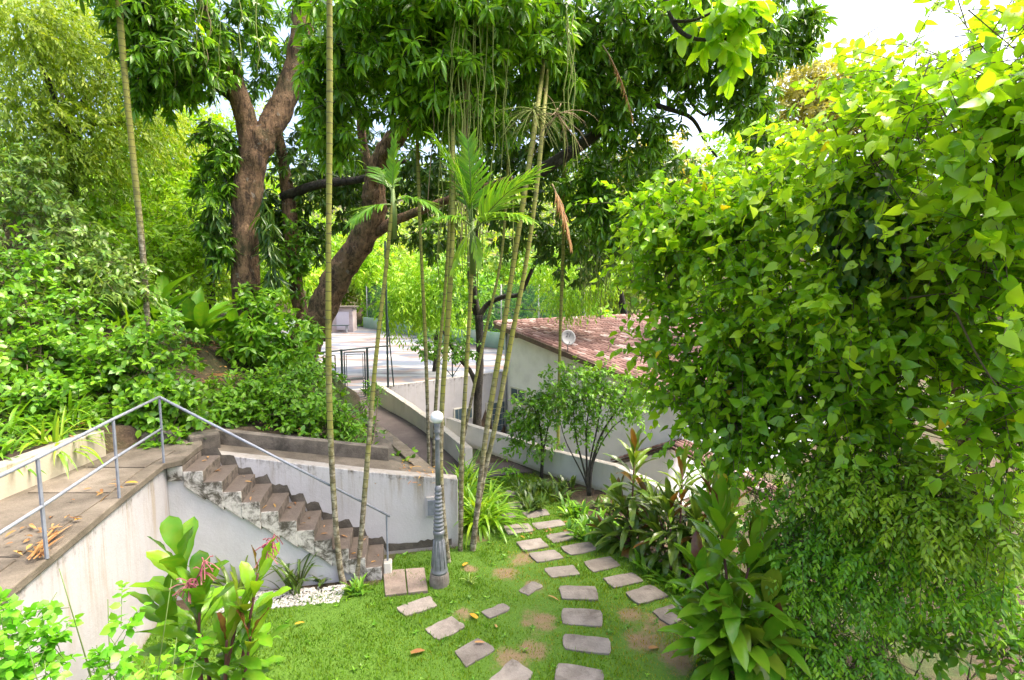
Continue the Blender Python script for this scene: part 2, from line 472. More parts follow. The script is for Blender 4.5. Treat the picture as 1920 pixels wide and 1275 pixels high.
def soil_mat():
    m, t, p, out = new_mat('soil_and_litter')
    co = wpos(t)
    c = mixc(t, smooth_step(t, noise(t, co, 2.2, 6, 0.7), 0.35, 0.7), (0.04, 0.027, 0.016), (0.12, 0.08, 0.046))
    c = mixc(t, mth(t, 'MULTIPLY', smooth_step(t, noise(t, co, 17, 4), 0.55, 0.7), 0.6), c, (0.19, 0.13, 0.08))
    c = mixc(t, mth(t, 'MULTIPLY', smooth_step(t, noise(t, co, 0.7, 4), 0.45, 0.65), 0.6), c, (0.05, 0.10, 0.015))
    L(t, c, p.inputs['Base Color']); p.inputs['Roughness'].default_value = 1.0
    bump(t, p, noise(t, co, 14, 6, 0.75), 0.8, 0.06)
    return m
M['soil'] = soil_mat()

def lawn_mat():
    m, t, p, out = new_mat('lawn_turf')
    co = wpos(t)
    a = N(t, 'Attribute'); a.attribute_name = 'tone'       # 1 = worn to bare earth
    w = mth(t, 'ADD', a.outputs['Fac'], mth(t, 'MULTIPLY', mth(t, 'SUBTRACT', noise(t, co, 5, 6, 0.7), 0.5), 0.9))
    g = mixc(t, noise(t, co, 30, 3), (0.04, 0.11, 0.006), (0.10, 0.19, 0.012))
    e = mixc(t, noise(t, co, 9, 5), (0.15, 0.10, 0.048), (0.26, 0.185, 0.10))
    L(t, mixc(t, smooth_step(t, w, 0.42, 0.72), g, e), p.inputs['Base Color'])
    p.inputs['Roughness'].default_value = 1.0
    bump(t, p, noise(t, co, 60, 4), 0.6, 0.02)
    return m
M['lawn'] = lawn_mat()

def court_mat():
    m, t, p, out = new_mat('court_surface')
    co = wpos(t)
    c = mixc(t, smooth_step(t, noise(t, co, 0.35, 5, 0.6, 0.6), 0.42, 0.66), (0.25, 0.245, 0.24), (0.36, 0.35, 0.34))
    c = mixc(t, mth(t, 'MULTIPLY', smooth_step(t, noise(t, wpos(t, 0.3, 0.8, 1), 0.7, 5, 0.6), 0.46, 0.58), 0.85), c, (0.17, 0.105, 0.078))
    c = mixc(t, mth(t, 'MULTIPLY', smooth_step(t, noise(t, wpos(t, 0.22, 0.5, 1), 0.9, 4, 0.6, 1.0), 0.50, 0.58), 0.85), c, (0.075, 0.095, 0.13))
    L(t, c, p.inputs['Base Color'])
    r = smooth_step(t, noise(t, wpos(t, 0.3, 0.7, 1), 0.6, 4), 0.45, 0.6)
    L(t, mth(t, 'MULTIPLY_ADD', r, -0.3), p.inputs['Roughness']); t.nodes[-1].inputs[2].default_value = 0.75
    return m
M['court'] = court_mat()

def net_mat():
    m, t, p, out = new_mat('shade_net')
    p.inputs['Base Color'].default_value = (0.05, 0.10, 0.11, 1); p.inputs['Roughness'].default_value = 0.9
    tr = N(t, 'BsdfTransparent'); mx = N(t, 'MixShader'); mx.inputs[0].default_value = 0.5
    L(t, p.outputs[0], mx.inputs[1]); L(t, tr.outputs[0], mx.inputs[2]); L(t, mx.outputs[0], out.inputs[0])
    return m
M['net'] = net_mat()
# ---------------------------------------------------------------- terrain
E1 = Vector((0.79, 0.613, 0)).normalized()          # along the near side of the court
E2 = Vector((-E1.y, E1.x, 0))
CT0 = Vector((-5.2, 22.0, 0))
def court(a, b, z=0.0):
    p = CT0 + E1 * a + E2 * b
    return Vector((p.x, p.y, z))

W0, W1 = Vector((-4.70, 7.50, 0)), Vector((-0.91, 8.31, 0))          # wall behind the stairs
COP = [(-1.08, 8.36, 1.12), (-2.4, 10.9, 1.0), (-3.9, 13.7, 0.84), (-5.3, 16.5, 0.66), (-6.6, 19.0, 0.48)]
CURB = [(-4.8, 8.05, 1.80), (-2.2, 8.78, 1.25)]
HILL_POLY = [(-5.72, -30), (-5.72, 7.25), (-4.75, 8.14), (-2.2, 8.88), (-1.2, 8.62), (-1.72, 9.55), (-2.5, 11.0), (-4.0, 13.8), (-5.4, 16.6), (-6.75, 19.2),
             (-9.9, 18.2), (-36, 52), (-60, 80), (-160, 80), (-160, -30)]
LOW_POLY = [(-4.75, 18.8), (-2.75, 15.55), (-1.75, 14.6), (3.3, 9.55), (15, 3), (90, 3), (90, 60), (18.0, 60), (-16, 54.5), (4.6, 29.6), (-5.3, 22.1)]
HILL_PTS = np.array([(-5.8, 0, 2.2), (-5.8, 4, 2.3), (-5.8, 7, 2.35), (-4.9, 8.1, 2.02), (-3.5, 8.6, 1.75), (-2.5, 9.1, 1.36), (-1.35, 8.75, 0.86), (-1.7, 9.3, 0.82), (-2.0, 9.15, 0.9), (-2.1, 10.0, 0.8), (-2.6, 10.9, 0.74), (-3.3, 12.2, 0.68), (-4.05, 13.6, 0.62),
    (-5.4, 16.2, 0.50), (-6.9, 19.0, 0.6), (-3.9, 11.0, 1.75), (-6.6, 13, 2.95), (-5.4, 13.6, 2.4), (-4.9, 10.0, 2.1), (-7.8, 11, 3.55), (-9, 8, 3.7), (-9, 4, 3.4),
    (-14, 8, 6.4), (-14, 14, 6.6), (-20, 12, 10.5), (-11, 19, 3.4), (-20, 26, 8), (-30, 10, 15), (-8.6, 17.3, 1.7), (-10, 9.5, 4.6), (-9, 13, 3.9), (-40, 40, 14),
    (-80, 20, 30), (-90, 70, 32), (-45, 65, 12), (-14, -5, 5)])

def in_poly(X, Y, poly):
    ins = np.zeros(X.shape, bool)
    j = len(poly) - 1
    for i in range(len(poly)):
        xi, yi = poly[i]; xj, yj = poly[j]
        c = ((yi > Y) != (yj > Y)) & (X < (xj - xi) * (Y - yi) / (yj - yi + 1e-12) + xi)
        ins ^= c
        j = i
    return ins

def hill_z(X, Y):
    X = np.asarray(X, float); Y = np.asarray(Y, float)
    num = np.zeros(X.shape); den = np.zeros(X.shape)
    for x, y, z in HILL_PTS:
        w = 1.0 / ((X - x) ** 2 + (Y - y) ** 2 + 0.15) ** 1.5
        num += w * z; den += w
    return num / den

def ground_z(X, Y):
    X = np.asarray(X, float); Y = np.asarray(Y, float)
    z = np.full(X.shape, -0.045)
    far = np.clip(Y - 62, 0, None)
    z = z + np.where(far > 0, 0.30 * far + 0.0, 0)
    z = np.minimum(z, 55)
    z = np.where(in_poly(X, Y, LOW_POLY), np.where(Y > 40, -3.1 + np.clip((Y - 40) / 20, 0, 1) * 3.0, -3.1), z)
    h = in_poly(X, Y, HILL_POLY)
    hz = hill_z(X, Y)
    z = np.where(h, np.maximum(hz, z), z)
    return z

def axis(lo, f0, f1, hi, fine, grow=1.18):
    a = list(np.arange(f0, f1 + 1e-6, fine))
    s = fine
    while a[-1] < hi: s *= grow; a.append(a[-1] + s)
    s = fine; pre = []
    x = f0
    while x > lo: s *= grow; x -= s; pre.append(x)
    return np.array(pre[::-1] + a)

gx = axis(-170, -11, 6, 190, 0.16)
gy = axis(-25, 2, 21, 330, 0.16)
GX, GY = np.meshgrid(gx, gy)
GZ = ground_z(GX, GY)
rr = RNG.normal(0, 0.02, GZ.shape)
GZ = GZ + np.where(in_poly(GX, GY, HILL_POLY), rr, 0)
nxg, nyg = len(gx), len(gy)
idx = np.arange(nxg * nyg).reshape(nyg, nxg)
F = np.stack([idx[:-1, :-1], idx[:-1, 1:], idx[1:, 1:], idx[1:, :-1]], -1).reshape(-1, 4)
tag(link('ground', np_mesh('ground', np.stack([GX, GY, GZ], -1).reshape(-1, 3), F), M['soil']), kind='structure')

# ---------------------------------------------------------------- lawn (turf sheet, worn patches in the 'tone' attribute)
LAWN_POLY = [(-4.6, 2.0), (-4.6, 6.4), (-2.6, 6.95), (-1.95, 7.25), (-1.9, 8.0), (-0.9, 8.25), (-1.2, 9.2), (-0.35, 11.6), (0.55, 11.7), (0.85, 10.6), (1.5, 9.3), (2.2, 8.0), (2.8, 6.6), (3.2, 5.2), (3.4, 2.0)]
WORN = [(gnd(980, 1045), 0.55), (gnd(950, 1075), 0.5), (gnd(1010, 1165), 0.55), (gnd(1240, 1165), 0.6), (gnd(1210, 1200), 0.65), (gnd(1270, 1235), 0.6), (gnd(960, 1235), 0.5), (gnd(870, 1150), 0.3), (gnd(900, 1010), 0.35), (gnd(1000, 1215), 0.45), (gnd(1180, 1150), 0.4), (gnd(1330, 1265), 0.4), (gnd(1000, 1100), 0.4), (gnd(880, 1065), 0.3)]
def worn(X, Y):
    w = np.zeros(np.shape(X))
    for p, r in WORN:
        w = np.maximum(w, 0.72 * np.exp(-((X - p.x) ** 2 + (Y - p.y) ** 2) / (r * r * 0.5)))
    return w
lx = np.arange(-4.7, 3.5, 0.08); ly = np.arange(2.0, 11.8, 0.08)
LX, LY = np.meshgrid(lx, ly)
keep = in_poly(LX, LY, LAWN_POLY)
idl = np.arange(LX.size).reshape(LX.shape)
fk = keep[:-1, :-1] & keep[:-1, 1:] & keep[1:, 1:] & keep[1:, :-1]
F = np.stack([idl[:-1, :-1], idl[:-1, 1:], idl[1:, 1:], idl[1:, :-1]], -1)[fk]
LZ = 0.012 * np.sin(LX * 2.3 + 1) * np.cos(LY * 1.9) + RNG.normal(0, 0.003, LX.shape) - 0.004
lawn = link('lawn', np_mesh('lawn', np.stack([LX, LY, LZ], -1).reshape(-1, 3), F, worn(LX, LY).ravel()), M['lawn'])
tag(lawn, kind='structure')

# stepping stones, each a piece of the lawn
Z4 = lambda p: (700 + p[0] / 2.743, 850 + p[1] / 2.743)
STONES = [[(115, 797), (290, 733), (330, 785), (165, 843)], [(262, 905), (405, 838), (480, 897), (335, 965)], [(415, 1025), (540, 950), (635, 1012), (475, 1105)],
 [(570, 1195), (715, 1055), (830, 1130), (720, 1255)], [(550, 820), (670, 772), (708, 805), (595, 858)], [(745, 710), (815, 660), (880, 685), (795, 738)],
 [(955, 685), (1140, 690), (1162, 760), (965, 755)], [(970, 795), (1175, 812), (1178, 895), (968, 880)], [(975, 930), (1215, 960), (1222, 1042), (980, 1010)],
 [(945, 1078), (1180, 1115), (1190, 1200), (930, 1185)], [(872, 592), (1030, 575), (1070, 628), (915, 645)], [(795, 517), (935, 497), (985, 540), (840, 563)],
 [(733, 462), (860, 440), (905, 483), (770, 505)], [(668, 373), (800, 360), (828, 402), (690, 420)], [(660, 318), (715, 306), (738, 330), (670, 344)],
 [(690, 255), (800, 242), (832, 272), (705, 288)], [(662, 215), (690, 192), (750, 205), (715, 230)], [(762, 305), (885, 287), (912, 318), (795, 338)],
 [(810, 360), (965, 340), (990, 372), (845, 395)], [(885, 422), (1020, 398), (1065, 440), (925, 465)], [(960, 485), (1110, 458), (1160, 500), (1010, 530)],
 [(1075, 560), (1220, 528), (1275, 580), (1130, 617)], [(1178, 645), (1330, 612), (1395, 660), (1235, 698)], [(1288, 720), (1425, 675), (1525, 735), (1365, 782)],
 [(1428, 815), (1560, 768), (1650, 822), (1525, 888)], [(1590, 915), (1700, 865), (1800, 935), (1680, 990)], [(1760, 1010), (1890, 965), (1990, 1040), (1870, 1095)]]
STONE_PX = [[Z4(p) for p in q] for q in STONES] + [[(1480, 1228), (1550, 1250), (1510, 1300), (1425, 1275)]]
STONE_XY = []
for k, q in enumerate(STONE_PX):
    P = [gnd(*p) for p in q]
    STONE_XY.append([(p.x, p.y) for p in P])
    mb = MB()
    ring = []
    for i in range(4):                       # worn, slightly wavy edges
        a, b = P[i], P[(i + 1) % 4]
        for j in range(4):
            t = j / 4
            e = a.lerp(b, t)
            s = 0.006 + (0.0 if j else -0.012)
            c = sum(P, Vector()) / 4
            ring.append(e + (e - c).normalized() * (random.uniform(-0.012, 0.012) + (-0.014 if j == 0 else 0.0)))
    th = 0.012 + random.uniform(0, 0.012)
    tilt = [random.uniform(-0.006, 0.006) for _ in range(2)]
    c = sum(P, Vector()) / 4
    top = [(p.x, p.y, th + (p.x - c.x) * tilt[0] * 3 + (p.y - c.y) * tilt[1] * 3) for p in ring]
    bot = [(p.x, p.y, -0.05) for p in ring]
    mb.hexa(bot, top, random.uniform(0.3, 0.75))
    mb.build('stepping_stone', M['slab'], parent=lawn, bevel=0.008)

# two brown slabs at the foot of the stairs
for q in ([(50, 612), (160, 602), (173, 726), (62, 738)], [(166, 601), (262, 595), (280, 714), (180, 725)]):
    P = [gnd(*Z4(p)) for p in q]
    mb = MB(); mb.hexa([(p.x, p.y, -0.05) for p in P], [(p.x, p.y, 0.028) for p in P], random.uniform(0.4, 0.6))
    mb.build('paving_slab', M['brown_slab'], parent=lawn, bevel=0.006)

# ---------------------------------------------------------------- court
def sheet(name, pts, mat, z, kind='structure', th=0.1):
    mb = MB(); mb.hexa([(p[0], p[1], z - th) for p in pts], [(p[0], p[1], z) for p in pts])
    return tag(mb.build(name, mat), kind=kind)
sheet('court', [court(-6, 0.1), court(12.3, 0.1), court(12.3, 36), court(-6, 36)], M['court'], 0.0, th=0.3)

# footpath from the lawn to the court gate
pl = [(-1.25, 8.8), (-2.0, 10.45), (-3.5, 13.2), (-4.9, 16.0), (-6.4, 19.0), (-6.6, 20.9)]
pr = [(0.45, 12.0), (-0.85, 12.25), (-1.75, 13.9), (-2.58, 15.45), (-4.55, 18.5), (-5.3, 21.9)]
mb = MB()
V = []
pth = [(-0.75, 11.4), (0.5, 11.65)]
poly = [(-2.15, 11.0), (-0.3, 11.45), (0.48, 11.75), (0.05, 12.35), (-0.9, 12.3), (-1.75, 13.9), (-2.58, 15.45), (-4.55, 18.5), (-5.25, 21.9), (-7.6, 20.0), (-6.4, 19.0), (-4.9, 16.0), (-3.5, 13.2)]
mb.hexa([(x, y, -0.2) for x, y in poly], [(x, y, 0.03) for x, y in poly])
tag(mb.build('footpath', M['path_concrete']), kind='structure')

def strip_wall(pts, thick, side=1, foot=0.0):
    """A wall along pts = (x, y, z0, z1); tone = height on the wall."""
    mb = MB()
    P = [np.array(p, float) for p in pts]
    n = len(P)
    V, T = [], []
    for i in range(n):
        d = P[min(i + 1, n - 1)][:2] - P[max(i - 1, 0)][:2]
        d /= np.linalg.norm(d)
        nn = np.array([-d[1], d[0]]) * side * thick
        x, y, z0, z1 = P[i]
        V += [(x, y, z0), (x + nn[0], y + nn[1], z0), (x + nn[0], y + nn[1], z1), (x, y, z1)]
        zf = max(z0, foot); tb_ = (z0 - zf) / max(z1 - zf, 0.1)
        T += [tb_, tb_, 1, 1]
    Fc = []
    for i in range(n - 1):
        for k in range(4):
            Fc.append((i * 4 + k, i * 4 + (k + 1) % 4, i * 4 + 4 + (k + 1) % 4, i * 4 + 4 + k))
    Fc.append((3, 2, 1, 0)); Fc.append(tuple((n - 1) * 4 + k for k in range(4)))
    mb.add(V, Fc, T)
    return mb

def dense(pts, step=0.25, jit=0.0):
    out = []
    for a, b in zip(pts[:-1], pts[1:]):
        a, b = np.array(a, float), np.array(b, float)
        k = max(1, int(np.linalg.norm(b[:2] - a[:2]) / step))
        for j in range(k): out.append(a + (b - a) * j / k)
    out.append(np.array(pts[-1], float))
    for i, p in enumerate(out):
        if jit and 0 < i < len(out) - 1: p[-1] += random.uniform(-jit, jit)
    return out

def wall_thing(name, label, cat, pts, thick, side, mat, jit=0.008, group=None, bevel=0.012):
    mb = strip_wall(dense(pts, 0.3, jit), thick, side)
    o = mb.build(name, mat, loc=(pts[0][0], pts[0][1], pts[0][2]), bevel=bevel)
    return tag(o, label, cat, group)

# ---------------------------------------------------------------- upper walkway, retaining wall, stairs
EDGE = [(-3.35, 1.4), (-4.07, 4.24), (-4.42, 5.55), (-4.755, 6.87)]
LAND_Z = 2.0
# retaining wall under the walkway edge, turning under the stairs
pts = [(x + 0.0, y, -0.3, LAND_Z - 0.09) for x, y in EDGE]
wall_thing('retaining_wall', 'streaked white retaining wall holding up the upper walkway', 'wall', [p for p in pts], 0.25, 1, M['white_sun'])
# walkway slab (structure) with a worn coping edge
wk = [(EDGE[0][0] + 0.03, EDGE[0][1]), (-4.04, 4.24), (-4.39, 5.55), (-4.66, 6.66), (-4.52, 6.82), (-4.68, 7.54), (-5.0, 8.0), (-5.75, 7.3), (-5.75, 1.4)]
mb = MB(); mb.hexa([(x, y, LAND_Z - 0.085) for x, y in wk], [(x, y, LAND_Z) for x, y in wk], 0.5)
walk = tag(mb.build('walkway', M['concrete'], bevel=0.012), kind='structure')
# individual cast panels on the walkway
def on_walk(x, t): return x
mbx = [[(-4.30, 4.25), (-5.55, 4.25), (-5.55, 5.62), (-4.58, 5.62)], [(-4.60, 5.66), (-5.55, 5.66), (-5.55, 6.45), (-4.80, 6.45)], [(-4.80, 6.49), (-5.55, 6.49), (-5.55, 7.2), (-4.86, 7.2)], [(-3.85, 2.4), (-5.55, 2.4), (-5.55, 4.21), (-4.28, 4.21)]]
for k, q in enumerate(mbx):
    mb = MB(); mb.hexa([(x, y, LAND_Z - 0.02) for x, y in q][::-1], [(x, y, LAND_Z + 0.014) for x, y in q][::-1], [0.36, 0.95, 0.50, 0.30][k])
    mb.build('concrete_panel', M['concrete'], parent=walk, bevel=0.006)
# low wall at the back of the walkway
wall_thing('low_wall', 'low mossy cream wall along the back of the upper walkway', 'wall', [(-5.62, 1.4, 1.9, 2.40), (-5.66, 4.5, 1.9, 2.38), (-5.70, 7.0, 1.9, 2.36)], 0.2, 1, M['cream_low'])
# rough blocks of rubble behind the landing
for k, (x, y, z, sx, sy, sz, rz) in enumerate([(-5.35, 7.62, 2.03, 0.5, 0.22, 0.32, 0.5), (-4.86, 7.86, 1.93, 0.42, 0.30, 0.30, 0.75)]):
    mb = MB(); mb.box((x, y, z), (sx, sy, sz), rz, 0.5)
    tag(mb.build('rubble_block', M['dark_concrete'], bevel=0.03, loc=(x, y, z - sz / 2)), ['long rough concrete block edging the back of the stair landing', 'small rough concrete block between the landing and the curb'][k], 'block', 'rough blocks behind the landing')

# stairs
st = Thing('staircase', 'worn concrete staircase with mouldy white sides going down to the lawn', 'staircase', (-2.0, 7.35, 0))
S0 = Vector((-4.52, 6.80, 0)); ST = (Vector((-1.98, 7.345, 0)) - S0)
NST = 11
run = ST.length / NST
T_, N_ = ST.normalized(), Vector((-ST.normalized().y, ST.normalized().x, 0))
rise = LAND_Z / (NST + 1)
WID = 0.70
for i in range(NST):
    zt = LAND_Z - (i + 1) * rise
    a, b = i * run, (i + 1) * run + 0.02
    s0 = max(zt - rise - 0.10, -0.1) if i < NST - 1 else -0.1
    s1 = max(s0 - rise, -0.1)
    mb = MB()
    dv = random.uniform(-0.012, 0.012)
    prof = [(a + 0.001 * i, zt), (b, zt - 0.004), (b, s1), (a + 0.001 * i, s0 + rise * 0.35)]
    j0 = random.uniform(-0.01, 0.012)
    fr = [S0 + T_ * s + N_ * (j0 + 0.0) + Vector((0, 0, z)) for s, z in prof]
    bk = [S0 + T_ * s + N_ * WID + Vector((0, 0, z)) for s, z in prof]
    mb.hexa(bk, fr, random.random())
    mb.build('step', M['step'], st, bevel=0.014)
# wall under the stairs, set back from the step ends
mb = MB()
A = S0 + N_ * 0.06 - T_ * 0.32; nb = 14
V, T, Fc = [], [], []
for k in range(nb + 1):
    s = (NST * run - 0.1) * k / nb
    zt = LAND_Z - rise * 1.25 - rise * (s / run) - 0.02
    zt = max(zt, -0.2)
    p = A + T_ * (s + 0.32 * (1 if k else 0)); q = p + N_ * 0.5
    V += [(p.x, p.y, -0.3), (q.x, q.y, -0.3), (q.x, q.y, zt), (p.x, p.y, zt)]
    T += [0.16, 0.16, 0.6, 0.6]
for i in range(nb):
    for k in range(4): Fc.append((i * 4 + k, i * 4 + (k + 1) % 4, i * 4 + 4 + (k + 1) % 4, i * 4 + 4 + k))
Fc += [(3, 2, 1, 0), tuple(nb * 4 + k for k in range(4))]
mb.add(V, Fc, T)
mb.build('stringer_wall', M['white2'], st)
# mouldy end of the landing
mb = MB(); p = S0 + T_ * -0.10; mb.hexa([tuple(p + T_ * a + N_ * b + Vector((0, 0, 1.70))) for a, b in ((-0.1, 0.015), (0.1, 0.015), (0.1, WID), (-0.1, WID))],
    [tuple(p + T_ * a + N_ * b + Vector((0, 0, LAND_Z - 0.09))) for a, b in ((-0.1, 0.015), (0.1, 0.015), (0.1, WID), (-0.1, WID))], 0.5)
mb.build('landing_edge', M['step'], st, bevel=0.012)

# wall behind the stairs and its ledge
def wl(x): return W0.y + (x - W0.x) * (W1.y - W0.y) / (W1.x - W0.x)
wp = [(x, wl(x), -0.3, z) for x, z in ((-4.66, 1.86), (-4.1, 1.76), (-3.0, 1.52), (-2.0, 1.33), (-0.91, 1.15))]
bw = wall_thing('stair_wall', 'tall white wall behind the staircase with mould along the step line', 'wall', wp, 0.2, 1, M['white'])
# black mould band that follows the steps on that wall
mb = MB()
V, Fc = [], []
prev = None
nn = 66
for k in range(nn + 1):
    s = -0.02 + (NST * run + 1.15) * k / nn
    i = min(int(max(s, 0) / run), NST)
    zt = LAND_Z - (i + 1) * rise if s < NST * run else 0.03
    p = S0 + T_ * s
    x = p.x + N_.x * (WID + 0.0)
    hgt = 0.06 + 0.05 * abs(math.sin(s * 5.1)) + random.uniform(0, 0.045)
    if s > NST * run: hgt *= 0.9
    y = wl(x) - 0.004
    V += [(x, y, zt - 0.02), (x, y, zt + hgt)]
for k in range(nn): Fc.append((2 * k, 2 * k + 2, 2 * k + 3, 2 * k + 1))
mb.add(V, Fc)
o = mb.build('mould_stain', M['dark_concrete'], parent=bw)
o.location = -Vector(bw.location)
# meter box let into the wall
mbx = Thing('meter_box', 'small grey meter box set into the white wall beside the lamp post', 'meter box', at(806, 968, wl(-1.30) - 0.02))
mb = MB(); c = Vector((-1.33, wl(-1.33) - 0.015, 0.72)); rzw = math.atan2(W1.y - W0.y, W1.x - W0.x)
mbx.loc = c; mbx.o.location = c
mb.box(c, (0.2, 0.05, 0.34), rzw, 0.5); mb.build('frame', M['court_wall'], mbx, bevel=0.01)
mb = MB(); mb.box(c + Vector((0, -0.028, -0.01)), (0.14, 0.012, 0.26), rzw, 0.5); mb.build('lid', M['steel'], mbx, bevel=0.004)
# ledge (gutter) between wall and curb
led = [((-4.62, wl(-4.62) + 0.19), 1.84), ((-4.1, wl(-4.1) + 0.19), 1.74), ((-3.0, wl(-3.0) + 0.19), 1.50), ((-2.0, wl(-2.0) + 0.19), 1.31), ((-1.0, wl(-1.0) + 0.19), 1.13)]
bk = [((-4.82, 8.12), 1.83), ((-4.2, 8.28), 1.70), ((-3.1, 8.60), 1.47), ((-2.15, 8.90), 1.28), ((-1.2, 8.72), 1.06)]
mb = MB()
for i in range(4):
    q = [(*led[i][0], led[i][1]), (*led[i + 1][0], led[i + 1][1]), (*bk[i + 1][0], bk[i + 1][1]), (*bk[i][0], bk[i][1])]
    mb.add(q, [(0, 1, 2, 3)], 0.5)
tag(mb.build('gutter_ledge', M['concrete']), kind='structure')
gm = MB()
gp = [((-1.35, 8.78), (-2.25, 8.92)), ((-1.75, 9.62), (-2.55, 9.5)), ((-2.15, 10.5), (-2.85, 10.2)), ((-2.65, 11.5), (-3.15, 11.2)), ((-3.3, 12.7), (-3.6, 12.5))]
Vg = []
for a_, b_ in gp:
    for (x, y) in (a_, b_):
        Vg.append((x, y, float(hill_z(np.array([x]), np.array([y]))[0]) + 0.05))
gm.add(Vg, [(2 * i, 2 * i + 2, 2 * i + 3, 2 * i + 1) for i in range(len(gp) - 1)], 0.5)
tag(gm.build('gutter', M['dark_concrete']), kind='structure')
# curb at the foot of the slope
wall_thing('curb', 'mouldy concrete curb at the foot of the planted slope above the stairs', 'curb', [(-4.82, 8.06, 1.5, 2.06), (-3.5, 8.42, 1.3, 1.80), (-2.18, 8.80, 1.0, 1.52)], 0.16, 1, M['dark_concrete'], 0.006)
# sloping coping wall on the hill side of the footpath
wall_thing('coping_wall', 'sloping bare concrete wall between the planted slope and the footpath', 'wall', [(x, y, -0.3, z) for x, y, z in COP], 0.26, 1, M['concrete'], 0.006)

# parapets
P1 = [(-5.15, 19.6, -3.2, 0.72), (-4.55, 18.4, -3.2, 0.74), (-3.5, 16.85, -3.2, 0.60), (-2.55, 15.3, -3.2, 0.50), (-1.7, 13.6, -3.2, 0.52), (-0.95, 12.0, -0.3, 0.52)]
wall_thing('parapet', 'cream parapet wall curving along the footpath to the court gate', 'wall', smooth_path(P1, 3), 0.2, -1, M['cream'])
P2 = [(-1.95, 14.7, -3.2, 0.55), (0.32, 12.3, -3.2, 0.56), (0.83, 11.72, -3.2, 0.55), (2.16, 10.55, -3.2, 0.58), (2.7, 9.95, -3.2, 0.50), (3.3, 9.3, -3.2, 0.2)]
wall_thing('garden_wall', 'low mossy cream wall behind the flower bed and small trees', 'wall', P2, 0.18, 1, M['cream'])
P3 = [(-5.25, 22.0), (-0.35, 25.85)]

# court wall over the lower yard, with its windows
cwall = Thing('court_wall', 'whitewashed wall under the court edge with small basement windows', 'wall', court(0, -0.05, -3.1))
mb = strip_wall(dense([(*court(-2.0, -0.1)[:2], -3.1, 0.14), (*court(6.15, -0.1)[:2], -3.1, 0.14)], 0.5), 0.22, 1, foot=-3.1)
mb.build('wall', M['court_wall'], cwall, bevel=0.01)
ang1 = math.atan2(E1.y, E1.x)
def hit_court(px, py):
    """point of the court wall's front plane seen at (px, py)"""
    o, r = Vector((0, 0, EYE)), ray(px, py)
    nrm_ = E2
    t = (court(0, -0.1) - o).dot(nrm_) / r.dot(nrm_)
    return o + r * t
for (px0, py0, px1, py1) in ((852, 768, 866, 790), (874, 766, 884, 782)):
    a, b = hit_court(px0, py0), hit_court(px1, py1)
    c = (a + b) / 2; w = (Vector((b.x - a.x, b.y - a.y, 0))).length; h = abs(a.z - b.z)
    mb = MB(); mb.box(c, (w + 0.1, 0.10, h + 0.1), ang1); wo = mb.build('window', M['frame'], cwall)
    for k in (-1, 1):
        mb = MB(); mb.box(c - E2 * 0.045 + E1 * k * w * 0.25, (w * 0.44, 0.03, h), ang1); mb.build('pane', M['glass'], cwall, parent=wo)

# ---------------------------------------------------------------- house
HA = Vector((-0.38, 25.5, 0))           # left corner of the gable wall
HD = -E2                                # along the gable wall, towards the viewer's right
HLEN, HDEEP = 10.3, 17.0
RZ0, RZ1 = 2.50, 0.62                   # roof height at the ridge end and at the eave
house = Thing('house', 'white house with a weathered clay tile roof below the court', 'house', (HA.x, HA.y, -3.1))
def hp(s, q, z): p = HA + HD * s + E1 * q; return Vector((p.x, p.y, z))
mb = MB()
prof = [(0, -3.2), (HLEN, -3.2), (HLEN, RZ1 - 0.16), (0, RZ0 - 0.16)]
mb.hexa([tuple(hp(s, HDEEP, z)) for s, z in prof], [tuple(hp(s, 0, z)) for s, z in prof], [0.5] * 8)
mb.build('wall', M['house'], house, bevel=0.01)
# roof board, verge beam, rafter ends
sl = (RZ1 - RZ0) / HLEN
OV, OE = 0.35, 0.5
def rf(s, q, dz=0.0): return hp(s, q, RZ0 + sl * s + dz)
mb = MB()
mb.hexa([tuple(rf(-0.3, -OV, -0.14)), tuple(rf(HLEN + OE, -OV, -0.14)), tuple(rf(HLEN + OE, HDEEP, -0.14)), tuple(rf(-0.3, HDEEP, -0.14))][::-1],
        [tuple(rf(-0.3, -OV)), tuple(rf(HLEN + OE, -OV)), tuple(rf(HLEN + OE, HDEEP)), tuple(rf(-0.3, HDEEP))][::-1])
roof = mb.build('roof', M['tile_bed'], house)
mb = MB()
mb.hexa([tuple(rf(-0.32, -OV - 0.06, -0.19)), tuple(rf(HLEN + OE, -OV - 0.06, -0.19)), tuple(rf(HLEN + OE, -OV - 0.004, -0.19)), tuple(rf(-0.32, -OV - 0.004, -0.19))][::-1],
        [tuple(rf(-0.32, -OV - 0.06, 0.03)), tuple(rf(HLEN + OE, -OV - 0.06, 0.03)), tuple(rf(HLEN + OE, -OV - 0.004, 0.03)), tuple(rf(-0.32, -OV - 0.004, 0.03))][::-1])
mb.build('verge_board', M['timber'], house, parent=roof)
for s in (1.3, 4.4, 7.4, 10.0):
    mb = MB(); c = rf(s, -OV / 2 + 0.02, -0.22); mb.box(c, (0.10, OV * 0.95, 0.14), math.atan2(HD.y, HD.x)); mb.build('rafter_end', M['timber'], house, parent=roof)
